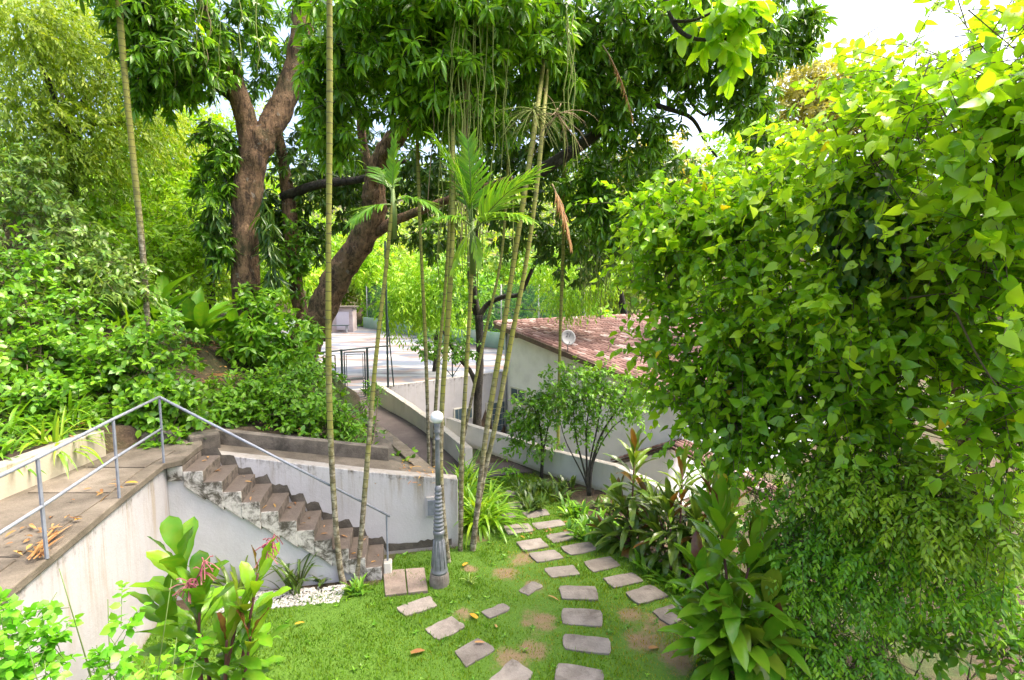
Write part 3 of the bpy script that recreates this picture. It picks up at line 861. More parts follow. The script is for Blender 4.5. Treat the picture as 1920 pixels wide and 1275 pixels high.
# tiles: barrel caps in courses down the slope
def tile_mesh(name, wdt, ln, tone):
    V, T, Fc = [], [], []
    ns = 5
    for j, (yy, sc, dz) in enumerate(((0, 0.86, 0.012), (1, 1.0, 0.035))):
        for k in range(ns + 1):
            a = math.pi * k / ns
            V.append((-math.cos(a) * wdt * 0.5 * sc, yy * ln, math.sin(a) * wdt * 0.55 * sc + dz))
    for k in range(ns): Fc.append((k, k + 1, ns + 2 + k, ns + 1 + k))
    for k in range(ns + 1):
        a = math.pi * k / ns
        V.append((-math.cos(a) * wdt * 0.5 * 0.82, ln, math.sin(a) * wdt * 0.55 * 0.76 + 0.03))
    b = 2 * (ns + 1)
    for k in range(ns): Fc.append((ns + 1 + k, ns + 2 + k, b + k + 1, b + k))
    return V, Fc
def lay_tiles(roof_obj, thing, origin, across, down, width, length, tw, tl, max_parts, seen):
    """across/down: unit vectors in the roof plane"""
    up = across.cross(down).normalized()
    if up.z < 0: up = -up
    nc, nr = int(width / tw), int(length / tl)
    V0, F0 = tile_mesh('tile', tw * 0.74, tl * 1.12, 0.5)
    V0 = np.array(V0)
    items = []
    for c in range(nc):
        for r in range(nr):
            p = origin + across * ((c + 0.5) * tw + random.uniform(-0.012, 0.012)) + down * (r * tl + random.uniform(-0.015, 0.015)) + up * 0.004
            items.append((p, random.uniform(-0.03, 0.03), random.random()))
    P = np.array([tuple(i[0]) for i in items])
    px, py, dd = project(P)
    ok = seen(px, py)
    order = sorted(range(len(items)), key=lambda i: (not ok[i], dd[i]))
    parts = order[:max_parts]; rest = order[max_parts:]
    X, Y, Zv = np.array(across), np.array(down), np.array(up)
    me = bpy.data.meshes.new('tile'); me.from_pydata([tuple(v) for v in V0], [], F0)
    me.attributes.new('tone', 'FLOAT', 'POINT'); me.shade_smooth(); me.materials.append(M['tile'])
    R = Matrix((tuple(across) + (0,), tuple(down) + (0,), tuple(up) + (0,), (0, 0, 0, 1))).transposed()
    for i in parts:
        p, rz, tn = items[i]
        o = bpy.data.objects.new('tile', me); COL.objects.link(o); o.parent = roof_obj
        o.matrix_basis = Matrix.Translation(p - thing.loc) @ R @ Matrix.Rotation(rz, 4, 'Z')
    if rest:
        VV, FF, TT = [], [], []
        nv = len(V0)
        Fq = np.array(F0)
        for m_, i in enumerate(rest):
            p, rz, tn = items[i]
            co, si = math.cos(rz), math.sin(rz)
            v = V0.copy(); v[:, 0], v[:, 1] = V0[:, 0] * co - V0[:, 1] * si, V0[:, 0] * si + V0[:, 1] * co
            VV.append(v[:, :1] * X + v[:, 1:2] * Y + v[:, 2:] * Zv + np.array(p - thing.loc)); FF.append(Fq + nv * m_); TT.append(np.full(nv, tn))
        o = link('tile_courses', np_mesh('tile_courses', np.concatenate(VV), np.concatenate(FF), np.concatenate(TT)), M['tile'], roof_obj)
        o['kind'] = 'stuff'
dn = (rf(1, 0) - rf(0, 0)).normalized()
lay_tiles(roof, house, rf(-0.3, -OV - 0.02), E1, dn, HDEEP + OV, HLEN + OE + 0.5, 0.26, 0.42, 300, lambda x, y: (x > 930) & (x < 1215) & (y < 745))
# ridge caps
for k in range(30):
    mb = MB(); c = rf(-0.33, -OV + 0.25 + k * 0.52, 0.05)
    mb.tube([c - E1 * 0.27, c + E1 * 0.27], [0.12, 0.14], 8, random.random()); mb.build('ridge_cap', M['tile'], house, parent=roof, smooth=True)
def hit_house(px, py):
    o, r = Vector((0, 0, EYE)), ray(px, py)
    t = (HA - o).dot(E1) / r.dot(E1)
    return o + r * t
angH = math.atan2(HD.y, HD.x)
# small two-pane window
a, b = hit_house(960, 727), hit_house(986, 754)
c = (a + b) / 2; w = Vector((b.x - a.x, b.y - a.y, 0)).length; h = abs(a.z - b.z)
mb = MB(); mb.box(c, (w + 0.14, 0.12, h + 0.14), angH); wo = mb.build('window', M['frame'], house, bevel=0.01)
for k in (-1, 1):
    mb = MB(); mb.box(c - E1 * 0.055 + HD * k * w * 0.26, (w * 0.44, 0.03, h), angH); mb.build('pane', M['glass'], house, parent=wo)
mb = MB(); mb.box(c - E1 * 0.06 + Vector((0, 0, -h / 2 - 0.1)), (w + 0.24, 0.2, 0.05), angH); mb.build('sill', M['frame'], house, parent=wo)
# glass-brick window on the court wall next to the house corner
a, b = hit_court(912, 757), hit_court(949, 815)
c = (a + b) / 2; w = Vector((b.x - a.x, b.y - a.y, 0)).length; h = abs(a.z - b.z)
mb = MB(); mb.box(c - E2 * 0.01, (w + 0.12, 0.10, h + 0.12), ang1); wo = mb.build('glass_brick_window', M['frame'], cwall)
for i in range(4):
    for j in range(6):
        mb = MB(); mb.box(c - E2 * 0.06 + E1 * ((i + 0.5) / 4 - 0.5) * w + Vector((0, 0, ((j + 0.5) / 6 - 0.5) * h)), (w / 4 - 0.035, 0.05, h / 6 - 0.035), ang1)
        mb.build('glass_brick', M['glass'], cwall, parent=wo, bevel=0.008)
# tall down pipe on the corner
mb = MB(); p = hp(0.25, -0.08, 0); mb.tube([(p.x, p.y, -2.9), (p.x, p.y, RZ0 - 0.3)], 0.05, 8); mb.build('down_pipe', M['steel'], house, smooth=True)

# lean-to with a gabled tile roof against the house wall
annex = Thing('lean_to', 'small orange tiled lean-to roof against the house wall', 'lean-to', hp(8.6, -1.5, -3.1))
mb = MB()
ridge_s, zr = 10.35, -0.90
def ax(s, q, z): return tuple(hp(s, q, z))
prof = [(7.9, -3.2), (10.25, -3.2), (10.25, zr - 0.25), (7.9, -2.35)]
mb.hexa([ax(s, -0.02, z) for s, z in prof], [ax(s, -0.7, z) for s, z in prof], 0.5)
mb.build('wall', M['house'], annex)
mb = MB()
q = [(7.6, -2.32), (ridge_s, zr)]
mb.hexa([ax(7.6, -0.02, -2.4), ax(ridge_s, -0.02, zr - 0.08), ax(ridge_s, -0.9, zr - 0.08), ax(7.6, -0.9, -2.4)], [ax(7.6, -0.02, -2.32), ax(ridge_s, -0.02, zr), ax(ridge_s, -0.9, zr), ax(7.6, -0.9, -2.32)])
aroof = mb.build('roof', M['tile_bed'], annex)
o_ = Vector(ax(ridge_s, -0.05, zr)); d_ = (Vector(ax(7.6, -0.05, -2.32)) - o_)
lay_tiles(aroof, annex, o_, -E1, d_.normalized(), 0.85, d_.length, 0.19, 0.36, 120, lambda x, y: x > 0)
mb = MB()
mb.hexa([ax(ridge_s + 0.05, -0.02, zr - 0.1), ax(14.5, -0.02, -1.9), ax(14.5, -0.9, -1.9), ax(ridge_s + 0.05, -0.9, zr - 0.1)], [ax(ridge_s + 0.05, -0.02, zr - 0.02), ax(14.5, -0.02, -1.82), ax(14.5, -0.9, -1.82), ax(ridge_s + 0.05, -0.9, zr - 0.02)])
aroof2 = mb.build('roof', M['tile_bed'], annex)
o_ = Vector(ax(ridge_s + 0.05, -0.05, zr)); d_ = (Vector(ax(14.5, -0.05, -1.82)) - o_)
lay_tiles(aroof2, annex, o_, -E1, d_.normalized(), 0.85, d_.length, 0.19, 0.36, 100, lambda x, y: x > 0)

# satellite dish on the verge
dp = hit_house(1074, 688) - E1 * 0.30
s_on = (dp - HA).dot(HD); dp.z = RZ0 + sl * s_on + 0.02
dish = Thing('satellite_dish', 'grey satellite dish marked 21 on the edge of the tile roof', 'satellite dish', dp)
DC = dp + Vector((0, 0, 0.62)) ; R_ = 0.31
dn_ = (Vector((0.12, -1.0, 0.35))).normalized()
su = Vector((1, 0.12, 0)).normalized(); sv = su.cross(dn_).normalized()
if sv.z < 0: sv = -sv
V, Fc = [tuple(DC)], []
NR, NA = 5, 28
for i in range(1, NR + 1):
    r = R_ * i / NR
    for k in range(NA):
        a = 2 * math.pi * k / NA
        V.append(tuple(DC + su * math.cos(a) * r + sv * math.sin(a) * r * 1.08 + dn_ * (0.22 * (r / R_) ** 2 * R_)))
for k in range(NA): Fc.append((0, 1 + k, 1 + (k + 1) % NA))
for i in range(NR - 1):
    for k in range(NA): Fc.append((1 + i * NA + k, 1 + (i + 1) * NA + k, 1 + (i + 1) * NA + (k + 1) % NA, 1 + i * NA + (k + 1) % NA))
mb = MB(); mb.add(V, Fc); do = mb.build('reflector', M['dish'], dish, smooth=True)
so = do.modifiers.new('solid', 'SOLIDIFY'); so.thickness = 0.012; so.offset = 0
mb = MB(); mb.tube([DC - dn_ * 0.03, DC - dn_ * 0.12, dp + Vector((0, 0, -0.02))], 0.022, 8); mb.build('mast', M['steel'], dish, smooth=True)
mb = MB(); mb.tube([DC - sv * R_ * 0.95 + dn_ * 0.05, DC + dn_ * 0.24 - sv * 0.24], 0.010, 6); mb.build('feed_arm', M['steel'], dish, smooth=True)
mb = MB(); mb.lathe(DC + dn_ * 0.24 - sv * 0.24 - Vector((0, 0, 0.03)), [(0.015, 0), (0.024, 0.015), (0.024, 0.05), (0.015, 0.06)], 10); mb.build('receiver', M['dish'], dish, smooth=True)
cu = bpy.data.curves.new('lettering', 'FONT'); cu.body = '21'; cu.size = 0.24; cu.extrude = 0.002; cu.align_x = 'CENTER'; cu.shear = 0.3
tmp = bpy.data.objects.new('lettering_source', cu)
lme = bpy.data.meshes.new_from_object(tmp); bpy.data.objects.remove(tmp)
to = link('lettering', lme, M['ink'], dish.o)
if not lme.materials: lme.materials.append(M['ink'])
lme.materials[0] = M['ink']
Rm = Matrix((tuple(su), tuple(sv), tuple(dn_))).transposed().to_4x4()
to.matrix_basis = Matrix.Translation(DC + sv * 0.03 + dn_ * 0.035 - dish.loc) @ Rm

# ---------------------------------------------------------------- court edge: green wall, fence, booth, gate
gw = wall_thing('boundary_wall', 'faded green boundary wall on the far side of the court', 'wall', [(*court(12.2, 0.6)[:2], -0.2, 1.15), (*court(12.2, 34)[:2], -0.2, 1.15)], 0.25, -1, M['sage'])
fw = wall_thing('end_wall', 'faded green wall across the far end of the court', 'wall', [(*court(8.0, 35)[:2], -0.2, 1.15), (*court(-14, 35)[:2], -0.2, 1.15)], 0.25, -1, M['sage'])
fence = Thing('court_fence', 'tall dark netting fence on posts above the green court wall', 'fence', court(12.4, 0, 1.0))
for k in range(9):
    p = court(12.45, 0.6 + k * 4.1, 0); mb = MB(); mb.tube([(p.x, p.y, 1.0), (p.x, p.y, 4.6)], 0.05, 8); mb.build('post', M['frame'], fence, smooth=True)
for z in (1.25, 2.9, 4.55):
    a, b = court(12.45, 0.6, z), court(12.45, 33.4, z); mb = MB(); mb.tube([a, b], 0.028, 6); mb.build('rail', M['dark_metal'], fence)
mb = MB(); a, b = court(12.5, 0.6), court(12.5, 33.4)
mb.add([(a.x, a.y, 1.2), (b.x, b.y, 1.2), (b.x, b.y, 4.5), (a.x, a.y, 4.5)], [(0, 1, 2, 3)]); mb.build('net', M['net'], fence)
booth = Thing('booth', 'small grey flat-roofed booth at the far corner of the court', 'booth', court(9.6, 33.0))
bc = court(9.4, 33.0, 0); bc = Vector((-17.2, 51.6, 0)); booth.loc = bc; booth.o.location = bc
mb = MB(); mb.box(bc + Vector((0, 0, 1.2)), (2.6, 2.0, 2.4), 0.1); mb.build('wall', M['booth'], booth)
mb = MB(); mb.box(bc + Vector((0, 0, 2.47)), (3.0, 2.4, 0.14), 0.1); mb.build('roof', M['dark_concrete'], booth)
mb = MB(); mb.box(bc + Vector((0.45, -1.0, 1.1)), (1.2, 0.06, 1.8), 0.1); mb.build('door', M['booth_panel'], booth)
mb = MB(); mb.box(bc + Vector((-0.8, -1.0, 1.5)), (0.7, 0.06, 0.9), 0.1); mb.build('shutter', M['timber'], booth)
bench = Thing('bench', 'dark table and bench in front of the court booth', 'bench', bc + Vector((0.2, -1.9, 0)))
mb = MB(); mb.box(bc + Vector((0.2, -1.9, 0.72)), (2.2, 0.8, 0.07), 0.1); mb.build('top', M['dark_metal'], bench)
for sx in (-0.9, 0.9):
    mb = MB(); mb.box(bc + Vector((0.2 + sx, -1.9, 0.345)), (0.1, 0.6, 0.69), 0.1); mb.build('leg', M['steel'], bench)

# tall fence posts and braces on the near edge of the court
def bar(thing, name, a, b, r=0.03, mat='dark_metal', parent=None):
    mb = MB(); mb.tube([a, b], r, 6); return mb.build(name, M[mat], thing, parent=parent)
gate = Thing('court_gate', 'dark metal gate frame at the end of the footpath to the court', 'gate', gnd(664, 757))
GD = 19.4
ga, gb = at(640, 655, GD), at(688, 651, GD + 0.35)
for (p, nm) in ((ga, 'post'), (gb, 'post')):
    bar(gate, nm, (p.x, p.y, 0.03), (p.x, p.y, p.z), 0.045)
bar(gate, 'lintel', at(590, 662, GD - 0.3), at(729, 648, GD + 0.7), 0.035)
# gate leaf: outer frame and two inner panels of square bar
def quadframe(thing, name, p0, p1, z0, z1, r):
    mb = MB()
    a, b, c, d = (p0.x, p0.y, z0), (p1.x, p1.y, z0), (p1.x, p1.y, z1), (p0.x, p0.y, z1)
    for u, v in ((a, b), (b, c), (c, d), (d, a)): mb.tube([u, v], r, 4)
    return mb.build(name, M['dark_metal'], thing)
p0, p1 = ga.lerp(gb, 0.10), ga.lerp(gb, 0.90)
zt = ga.z - 0.12
quadframe(gate, 'leaf_frame', p0, p1, 0.12, zt, 0.028)
q0, q1 = ga.lerp(gb, 0.18), ga.lerp(gb, 0.82)
quadframe(gate, 'panel_frame', q0, q1, zt * 0.42 + 0.1, zt - 0.09, 0.014)
quadframe(gate, 'panel_frame', q0, q1, 0.2, zt * 0.42, 0.014)
bar(gate, 'middle_rail', (p0.x, p0.y, zt * 0.42 + 0.05), (p1.x, p1.y, zt * 0.42 + 0.05), 0.028)
# side panel of the gate further left
s0, s1 = at(606, 668, GD - 0.25), at(628, 666, GD - 0.1)
quadframe(gate, 'side_panel', s0, s1, 0.6, s1.z, 0.026)
tp = Thing('fence_post', 'tall dark fence post with a raking stay at the court corner', 'post', court(0.2, 0.05))
pb = at(728, 735, 21.7)
bar(tp, 'post', (pb.x, pb.y, 0.1), (pb.x + 0.02, pb.y, 6.3), 0.045)
bar(tp, 'stay', (pb.x + 0.22, pb.y + 0.1, 0.1), (pb.x + 0.02, pb.y, 3.4), 0.028)
bar(tp, 'wire', (pb.x + 0.02, pb.y, 4.6), tuple(court(2.4, 6, 2.6)), 0.012)
t2 = Thing('braced_post', 'thin braced fence post standing on the court wall behind the palms', 'post', court(3.3, 0.02, 0.14))
pb = hit_court(848, 712); pb.z = 0.14
bar(t2, 'post', (pb.x, pb.y + 0.1, 0.14), (pb.x, pb.y + 0.1, 1.75), 0.03)
bar(t2, 'brace', (pb.x, pb.y + 0.1, 0.2), (pb.x - 0.75, pb.y - 0.35, 1.2), 0.022)
bar(t2, 'brace', (pb.x, pb.y + 0.1, 0.2), (pb.x + 0.5, pb.y + 0.5, 0.95), 0.022)

# ---------------------------------------------------------------- handrail
rail = Thing('handrail', 'grey painted pipe handrail along the walkway and down the stairs', 'handrail', (-4.72, 6.7, LAND_Z))
bases = [(-3.72, 2.9, LAND_Z), (-4.045, 4.24, LAND_Z), (-4.40, 5.53, LAND_Z), (-4.685, 6.69, LAND_Z)]
RH = 0.90
for b in bases: bar(rail, 'post', b, (b[0], b[1], b[2] + RH), 0.016, 'steel')
pl0 = S0 + T_ * (NST * run + 0.10) + N_ * 0.08
bot = (pl0.x, pl0.y, 0.0)
bar(rail, 'post', bot, (bot[0], bot[1], 0.93), 0.015, 'steel')
top = [(-3.1, 0.5, LAND_Z + RH)] + [(b[0], b[1], LAND_Z + RH) for b in bases]
mb = MB(); mb.tube(top, 0.018, 8); mb.build('top_rail', M['steel'], rail, smooth=True)
mb = MB(); mb.tube([(p[0], p[1], LAND_Z + 0.47) for p in top], 0.016, 8); mb.build('lower_rail', M['steel'], rail, smooth=True)
e = Vector((bot[0], bot[1], 0.93)); s = Vector(top[-1])
ext = e + (e - s).normalized() * 0.06
mb = MB(); mb.tube([s, ext], 0.018, 8); mb.build('stair_rail', M['steel'], rail, smooth=True)
mb = MB(); mb.box((bot[0], bot[1], 0.08), (0.12, 0.14, 0.24), 0.2); mb.build('footing', M['cream'], rail, bevel=0.02)

# ---------------------------------------------------------------- lamp post
lb = gnd(824, 1093); lb.z = 0
lamp = Thing('lamp_post', 'grey cast iron garden lamp post with a white globe', 'lamp post', lb)
K = 2.56 / 2.6
mb = MB(); mb.lathe(lb, [(r * 0.84, z) for r, z in [(0.175, -0.05), (0.175, 0.06), (0.165, 0.14), (0.155, 0.17), (0.15, 0.18)]], 24); mb.build('footing', M['slab'], lamp, smooth=False, bevel=0.01)
prof = [(0.150, 0.18), (0.152, 0.21), (0.14, 0.225), (0.138, 0.25), (0.128, 0.34), (0.115, 0.46), (0.10, 0.58), (0.088, 0.68), (0.082, 0.74), (0.095, 0.755), (0.10, 0.78), (0.10, 0.80), (0.088, 0.82)]
mb = MB(); mb.lathe(lb, [(r * 0.84, z) for r, z in prof], 28); mb.build('base', M['lamp'], lamp, smooth=True)
prof = [(0.084, 0.82)]
z = 0.83
while z < 1.42:
    r = 0.082 - 0.034 * (z - 0.83) / 0.6
    prof += [(r, z), (r + 0.010, z + 0.012), (r + 0.012, z + 0.026), (r + 0.003, z + 0.038), (r - 0.004, z + 0.05)]
    z += 0.058
prof += [(0.058, 1.43), (0.060, 1.45), (0.048, 1.465), (0.044, 1.5)]
mb = MB(); mb.lathe(lb, [(r * 0.84, z) for r, z in prof], 28)
mb.build('collar', M['lamp'], lamp, smooth=True)
mb = MB(); mb.lathe(lb, [(r * 0.84, z) for r, z in [(0.044, 1.5), (0.040, 1.9), (0.037, 2.16), (0.044, 2.17), (0.046, 2.19), (0.038, 2.2), (0.036, 2.26), (0.05, 2.28), (0.052, 2.30), (0.042, 2.32), (0.055, 2.38), (0.060, 2.42)]], 20); mb.build('shaft', M['lamp'], lamp, smooth=True)
for k in range(10):           # flutes on the base bell
    a = 2 * math.pi * k / 10
    mb = MB(); mb.tube([lb + Vector((math.cos(a) * r, math.sin(a) * r, z)) for r, z in ((0.138 * 0.84, 0.26), (0.116 * 0.84, 0.46), (0.089 * 0.84, 0.68))], 0.007, 5); mb.build('flute', M['lamp'], lamp, smooth=True)
mb = MB(); pr_ = [(0.092 * math.sin(math.pi * k / 14) + 0.001, -0.092 * math.cos(math.pi * k / 14)) for k in range(15)]
mb.lathe(lb + Vector((0, 0, 2.50)), pr_, 28); mb.build('globe', M['globe'], lamp, smooth=True)
# ---------------------------------------------------------------- foliage tools
def template(rows, fold=0.12, bend=0.25):
    """rows: (t, half width) of the inner rows; returns verts (x in widths, y and z in lengths), triangles"""
    V = [(0, 0, 0)]
    for t, hw in rows:
        z = -bend * t * t
        V += [(-hw, t, z + fold * hw), (0, t, z), (hw, t, z + fold * hw)]
    V.append((0, 1, -bend))
    Fc = [(0, 2, 1), (0, 3, 2)]
    for i in range(len(rows) - 1):
        a = 1 + 3 * i; b = a + 3
        for k in (0, 1): Fc += [(a + k, a + k + 1, b + k + 1), (a + k, b + k + 1, b + k)]
    a = 1 + 3 * (len(rows) - 1); e = len(V) - 1
    Fc += [(a, a + 1, e), (a + 1, a + 2, e)]
    return np.array(V, float), np.array(Fc, int)

T_DIA = (np.array([(0, 0, 0), (-0.5, 0.5, 0.03), (0.5, 0.5, 0.03), (0, 1, -0.12)], float), np.array([(0, 2, 1), (1, 2, 3)], int))
T_OVAL = template([(0.22, 0.38), (0.62, 0.46)], 0.14, 0.22)
T_LANCE = template([(0.25, 0.42), (0.62, 0.46)], 0.10, 0.30)
T_HEART = template([(0.04, 0.30), (0.13, 0.45), (0.30, 0.50), (0.52, 0.40), (0.74, 0.20), (0.88, 0.07)], 0.16, 0.26)
T_HEART[0][[1, 3], 1] -= 0.11
T_HEART[0][[4, 6], 1] -= 0.05
T_ROUND = template([(0.15, 0.36), (0.55, 0.50), (0.86, 0.30)], 0.10, 0.18)

def sprigs(S, D, ln, m, LL, WW, ang=1.0, droop=0.3, hang=0.25, lvar=0.25, flat=0.7, nvar=0.35, rng=RNG, tone=0.5, tvar=0.22, spiral=True):
    """Leaves along many twigs at once. S starts (n,3), D directions (n,3)."""
    n = len(S)
    S = np.asarray(S, float); D = nrm(D)
    ln = np.broadcast_to(ln, (n,)) * rng.uniform(0.7, 1.3, n)
    up = np.array([0, 0, 1.0])
    U = nrm(np.cross(D, up + rng.normal(0, 0.05, (n, 3)))); Vv = np.cross(U, D)
    ph0 = rng.uniform(0, 6.28, n)
    ct = tone + rng.normal(0, tvar * 0.6, n)
    out = {k: [] for k in ('p', 'd', 'n', 'L', 'W', 't')}
    for j in range(m):
        t = (j + 0.8) / m
        p = S + D * (ln * t)[:, None]; p[:, 2] -= droop * ln * t * t
        tg = D.copy(); tg[:, 2] -= 2 * droop * t; tg = nrm(tg)
        ph = ph0 + j * (2.4 if spiral else math.pi) if spiral else (j % 2) * math.pi + rng.normal(0, 0.25, n)
        a = ang * (1.15 - 0.5 * t) * rng.uniform(0.75, 1.25, n)
        q = U * np.cos(ph)[:, None] + Vv * np.sin(ph)[:, None]
        d = tg * np.cos(a)[:, None] + q * np.sin(a)[:, None] + rng.normal(0, 0.15, (n, 3))
        d[:, 2] -= hang
        d = nrm(d)
        nn = up * flat + rng.normal(0, nvar, (n, 3)) + tg * 0.25
        nn = nrm(nn - d * np.sum(nn * d, 1)[:, None])
        l = LL * rng.uniform(1 - lvar, 1 + lvar, n)
        out['p'].append(p); out['d'].append(d); out['n'].append(nn); out['L'].append(l); out['W'].append(l * WW / LL * rng.uniform(0.85, 1.15, n))
        out['t'].append(np.where(rng.random(n) < 0.004, 1.0, np.clip(ct + rng.normal(0, tvar * 0.7, n) + 0.12 * (t - 0.5), 0, 0.96)))
    R = {k: np.concatenate(v) for k, v in out.items()}
    R['tw'] = (S, D, ln, droop)
    return R

def join(*Rs):
    R = {k: np.concatenate([r[k] for r in Rs]) for k in ('p', 'd', 'n', 'L', 'W', 't')}
    R['tws'] = [r['tw'] for r in Rs if 'tw' in r]
    return R

def leaf_mesh(name, R, tmpl, off):
    V0, F0 = tmpl
    n, nv = len(R['p']), len(V0)
    X = nrm(np.cross(R['d'], R['n']))
    P = R['p'] - np.array(off)
    V = P[:, None, :] + V0[None, :, 0, None] * (X * R['W'][:, None])[:, None, :] + V0[None, :, 1, None] * (R['d'] * R['L'][:, None])[:, None, :] + V0[None, :, 2, None] * (R['n'] * R['L'][:, None])[:, None, :]
    Fc = F0[None] + (np.arange(n) * nv)[:, None, None]
    return np_mesh(name, V.reshape(-1, 3), Fc.reshape(-1, 3), np.repeat(R['t'], nv))

_TM = {}
def tone_mesh(key, tmpl, mat, tone):
    tone = 1.0 if tone > 0.99 else min(int(tone * 8), 7) / 8.0 + 0.05
    k = (key, mat.name, tone)
    if k not in _TM:
        me = np_mesh('leaf', tmpl[0], tmpl[1], np.full(len(tmpl[0]), tone))
        me.materials.append(mat); _TM[k] = me
    return _TM[k]

def leaf_objects(thing, R, sel, tmpl, key, mat, name='leaf', parent=None):
    X = nrm(np.cross(R['d'], R['n']))
    for i in sel:
        o = bpy.data.objects.new(name, tone_mesh(key, tmpl, mat, float(R['t'][i])))
        COL.objects.link(o); o.parent = parent if parent is not None else thing.o
        x, y, z = X[i] * R['W'][i], R['d'][i] * R['L'][i], R['n'][i] * R['L'][i]
        p = R['p'][i] - np.array(thing.loc)
        o.matrix_basis = Matrix(((x[0], y[0], z[0], p[0]), (x[1], y[1], z[1], p[1]), (x[2], y[2], z[2], p[2]), (0, 0, 0, 1)))

def foliage(thing, R, tmpl, key, mat, nparts=0, name='foliage', cell=14, box=(0, 0, 1920, 1275)):
    """The largest leaves in view become parts of their own; the rest is one part of kind stuff."""
    n = len(R['p'])
    rest = np.ones(n, bool)
    if nparts:
        c = R['p'] + R['d'] * (R['L'] * 0.5)[:, None]
        px, py, dd = project(c)
        ok = (px > box[0]) & (px < box[2]) & (py > box[1]) & (py < box[3])
        cellid = (np.floor(px / cell) * 4000 + np.floor(py / cell)).astype(int)
        order = np.argsort(dd)
        order = order[ok[order]]
        _, first = np.unique(cellid[order], return_index=True)
        front = order[first]
        X = nrm(np.cross(R['d'], R['n']))
        view = nrm(c[front] - np.array([0, 0, EYE]))
        facing = np.abs(np.sum(R['n'][front] * view, 1)) + 0.15
        size = R['L'][front] * R['W'][front] * facing / dd[front] ** 2
        sel = front[np.argsort(-size)[:nparts]]
        rest[sel] = False
        leaf_objects(thing, R, sel, tmpl, key, mat)
    Rr = {k: R[k][rest] for k in ('p', 'd', 'n', 'L', 'W', 't')}
    o = link(name, leaf_mesh(name, Rr, tmpl, thing.loc), mat, thing.o)
    o['kind'] = 'stuff'
    return o

def twig_mesh(thing, tws, rad, mat, name='twigs'):
    Vs, Fs = [], []; base = 0
    for (S, D, ln, droop) in tws:
        n = len(S)
        U = nrm(np.cross(D, np.array([0.2, 0.3, 1.0]))); Q = np.cross(U, D)
        rings = []
        for t in (-0.6, 0.3, 1.0):
            p = S + D * (ln * t)[:, None]; p[:, 2] -= droop * ln * t * abs(t)
            r = rad * (1.0 - 0.55 * max(t, 0))
            rings.append(np.stack([p + (U * math.cos(a) + Q * math.sin(a)) * r for a in (0, 2.09, 4.19)], 1))
        V = np.stack(rings, 1).reshape(n * 9, 3)
        f = []
        for i in (0, 1):
            for k in range(3):
                f.append((i * 3 + k, i * 3 + (k + 1) % 3, i * 3 + 3 + (k + 1) % 3, i * 3 + 3 + k))
        Fc = np.array(f)[None] + (np.arange(n) * 9)[:, None, None] + base
        Vs.append(V); Fs.append(Fc.reshape(-1, 4)); base += n * 9
    o = link(name, np_mesh(name, np.concatenate(Vs) - np.array(thing.loc), np.concatenate(Fs)), mat, thing.o)
    o['kind'] = 'stuff'
    return o

def blob(px, py, d, rx, ry, rd, n, rng=RNG, core=2.0):
    """n points in an ellipsoid standing at that place, and outward directions; rx, ry in photo pixels at that depth"""
    u = nrm(rng.normal(0, 1, (n, 3)))
    r = rng.random(n) ** (1 / core)
    c = np.array(at(px, py, d)); k = d / FOC
    P = c + u * r[:, None] * np.array([rx * k, rd, ry * k])
    return P, u

def vnoise(P, f):
    x, y, z = (P * f).T
    return (np.sin(x + 1.3) * np.sin(y * 1.1 + 0.4) + np.sin(z * 1.2 + x * 0.4 + 2.1) * np.cos(y * 0.9 - z * 0.5) + 0.6 * np.sin(x * 2.3 - z * 1.9) * np.sin(y * 2.1 + 1.0)) / 2.6

def cloud(blobs, m, LL, WW, ln, out=0.7, bias=(0, 0, 0.1), dn=0.5, core=2.0, holes=None, **kw):
    Rs = []
    for b in blobs:
        P, u = blob(*b[:7], core=core)
        if holes:
            kp = vnoise(P, holes[0]) > holes[1]; P, u = P[kp], u[kp]
            if not len(P): continue
        t = b[7] if len(b) > 7 else kw.get('tone', 0.5)
        k2 = dict(kw); k2['tone'] = t
        D = u * out + np.array(bias) + RNG.normal(0, dn, u.shape)
        Rs.append(sprigs(P, D, ln, m, LL, WW, **k2))
    return join(*Rs)

def limb(thing, name, pts, mat, n=12, k=5, rough=0.10, parent=None):
    """pts: (px, py, depth, width in photo pixels)"""
    P = [(*at(a, b, d), w * d / FOC / 2) for a, b, d, w in pts]
    sp = smooth_path(P, k)
    mb = MB(); mb.tube([p[:3] for p in sp], [max(p[3], 0.004) for p in sp], n)
    V = np.array(mb.v); m_ = len(sp)
    from mathutils import noise as nz
    for i in range(m_):
        c = np.array(sp[i][:3]); r = sp[i][3]
        for q in range(n):
            v = V[i * n + q]; s_ = 1.1 / max(r, 0.05)
            f = 1 + rough * (1.6 * nz.noise(Vector((v[0] * s_, v[1] * s_, v[2] * s_ * 0.5))) + 0.9 * nz.noise(Vector((v[0] * s_ * 2.7, v[1] * s_ * 2.7, v[2] * s_ * 1.1))))
            V[i * n + q] = c + (v - c) * f
    mb.v = [tuple(v) for v in V]
    return mb.build(name, mat, thing, smooth=True, parent=parent)

def gz(x, y): return float(ground_z(np.array([x]), np.array([y]))[0])

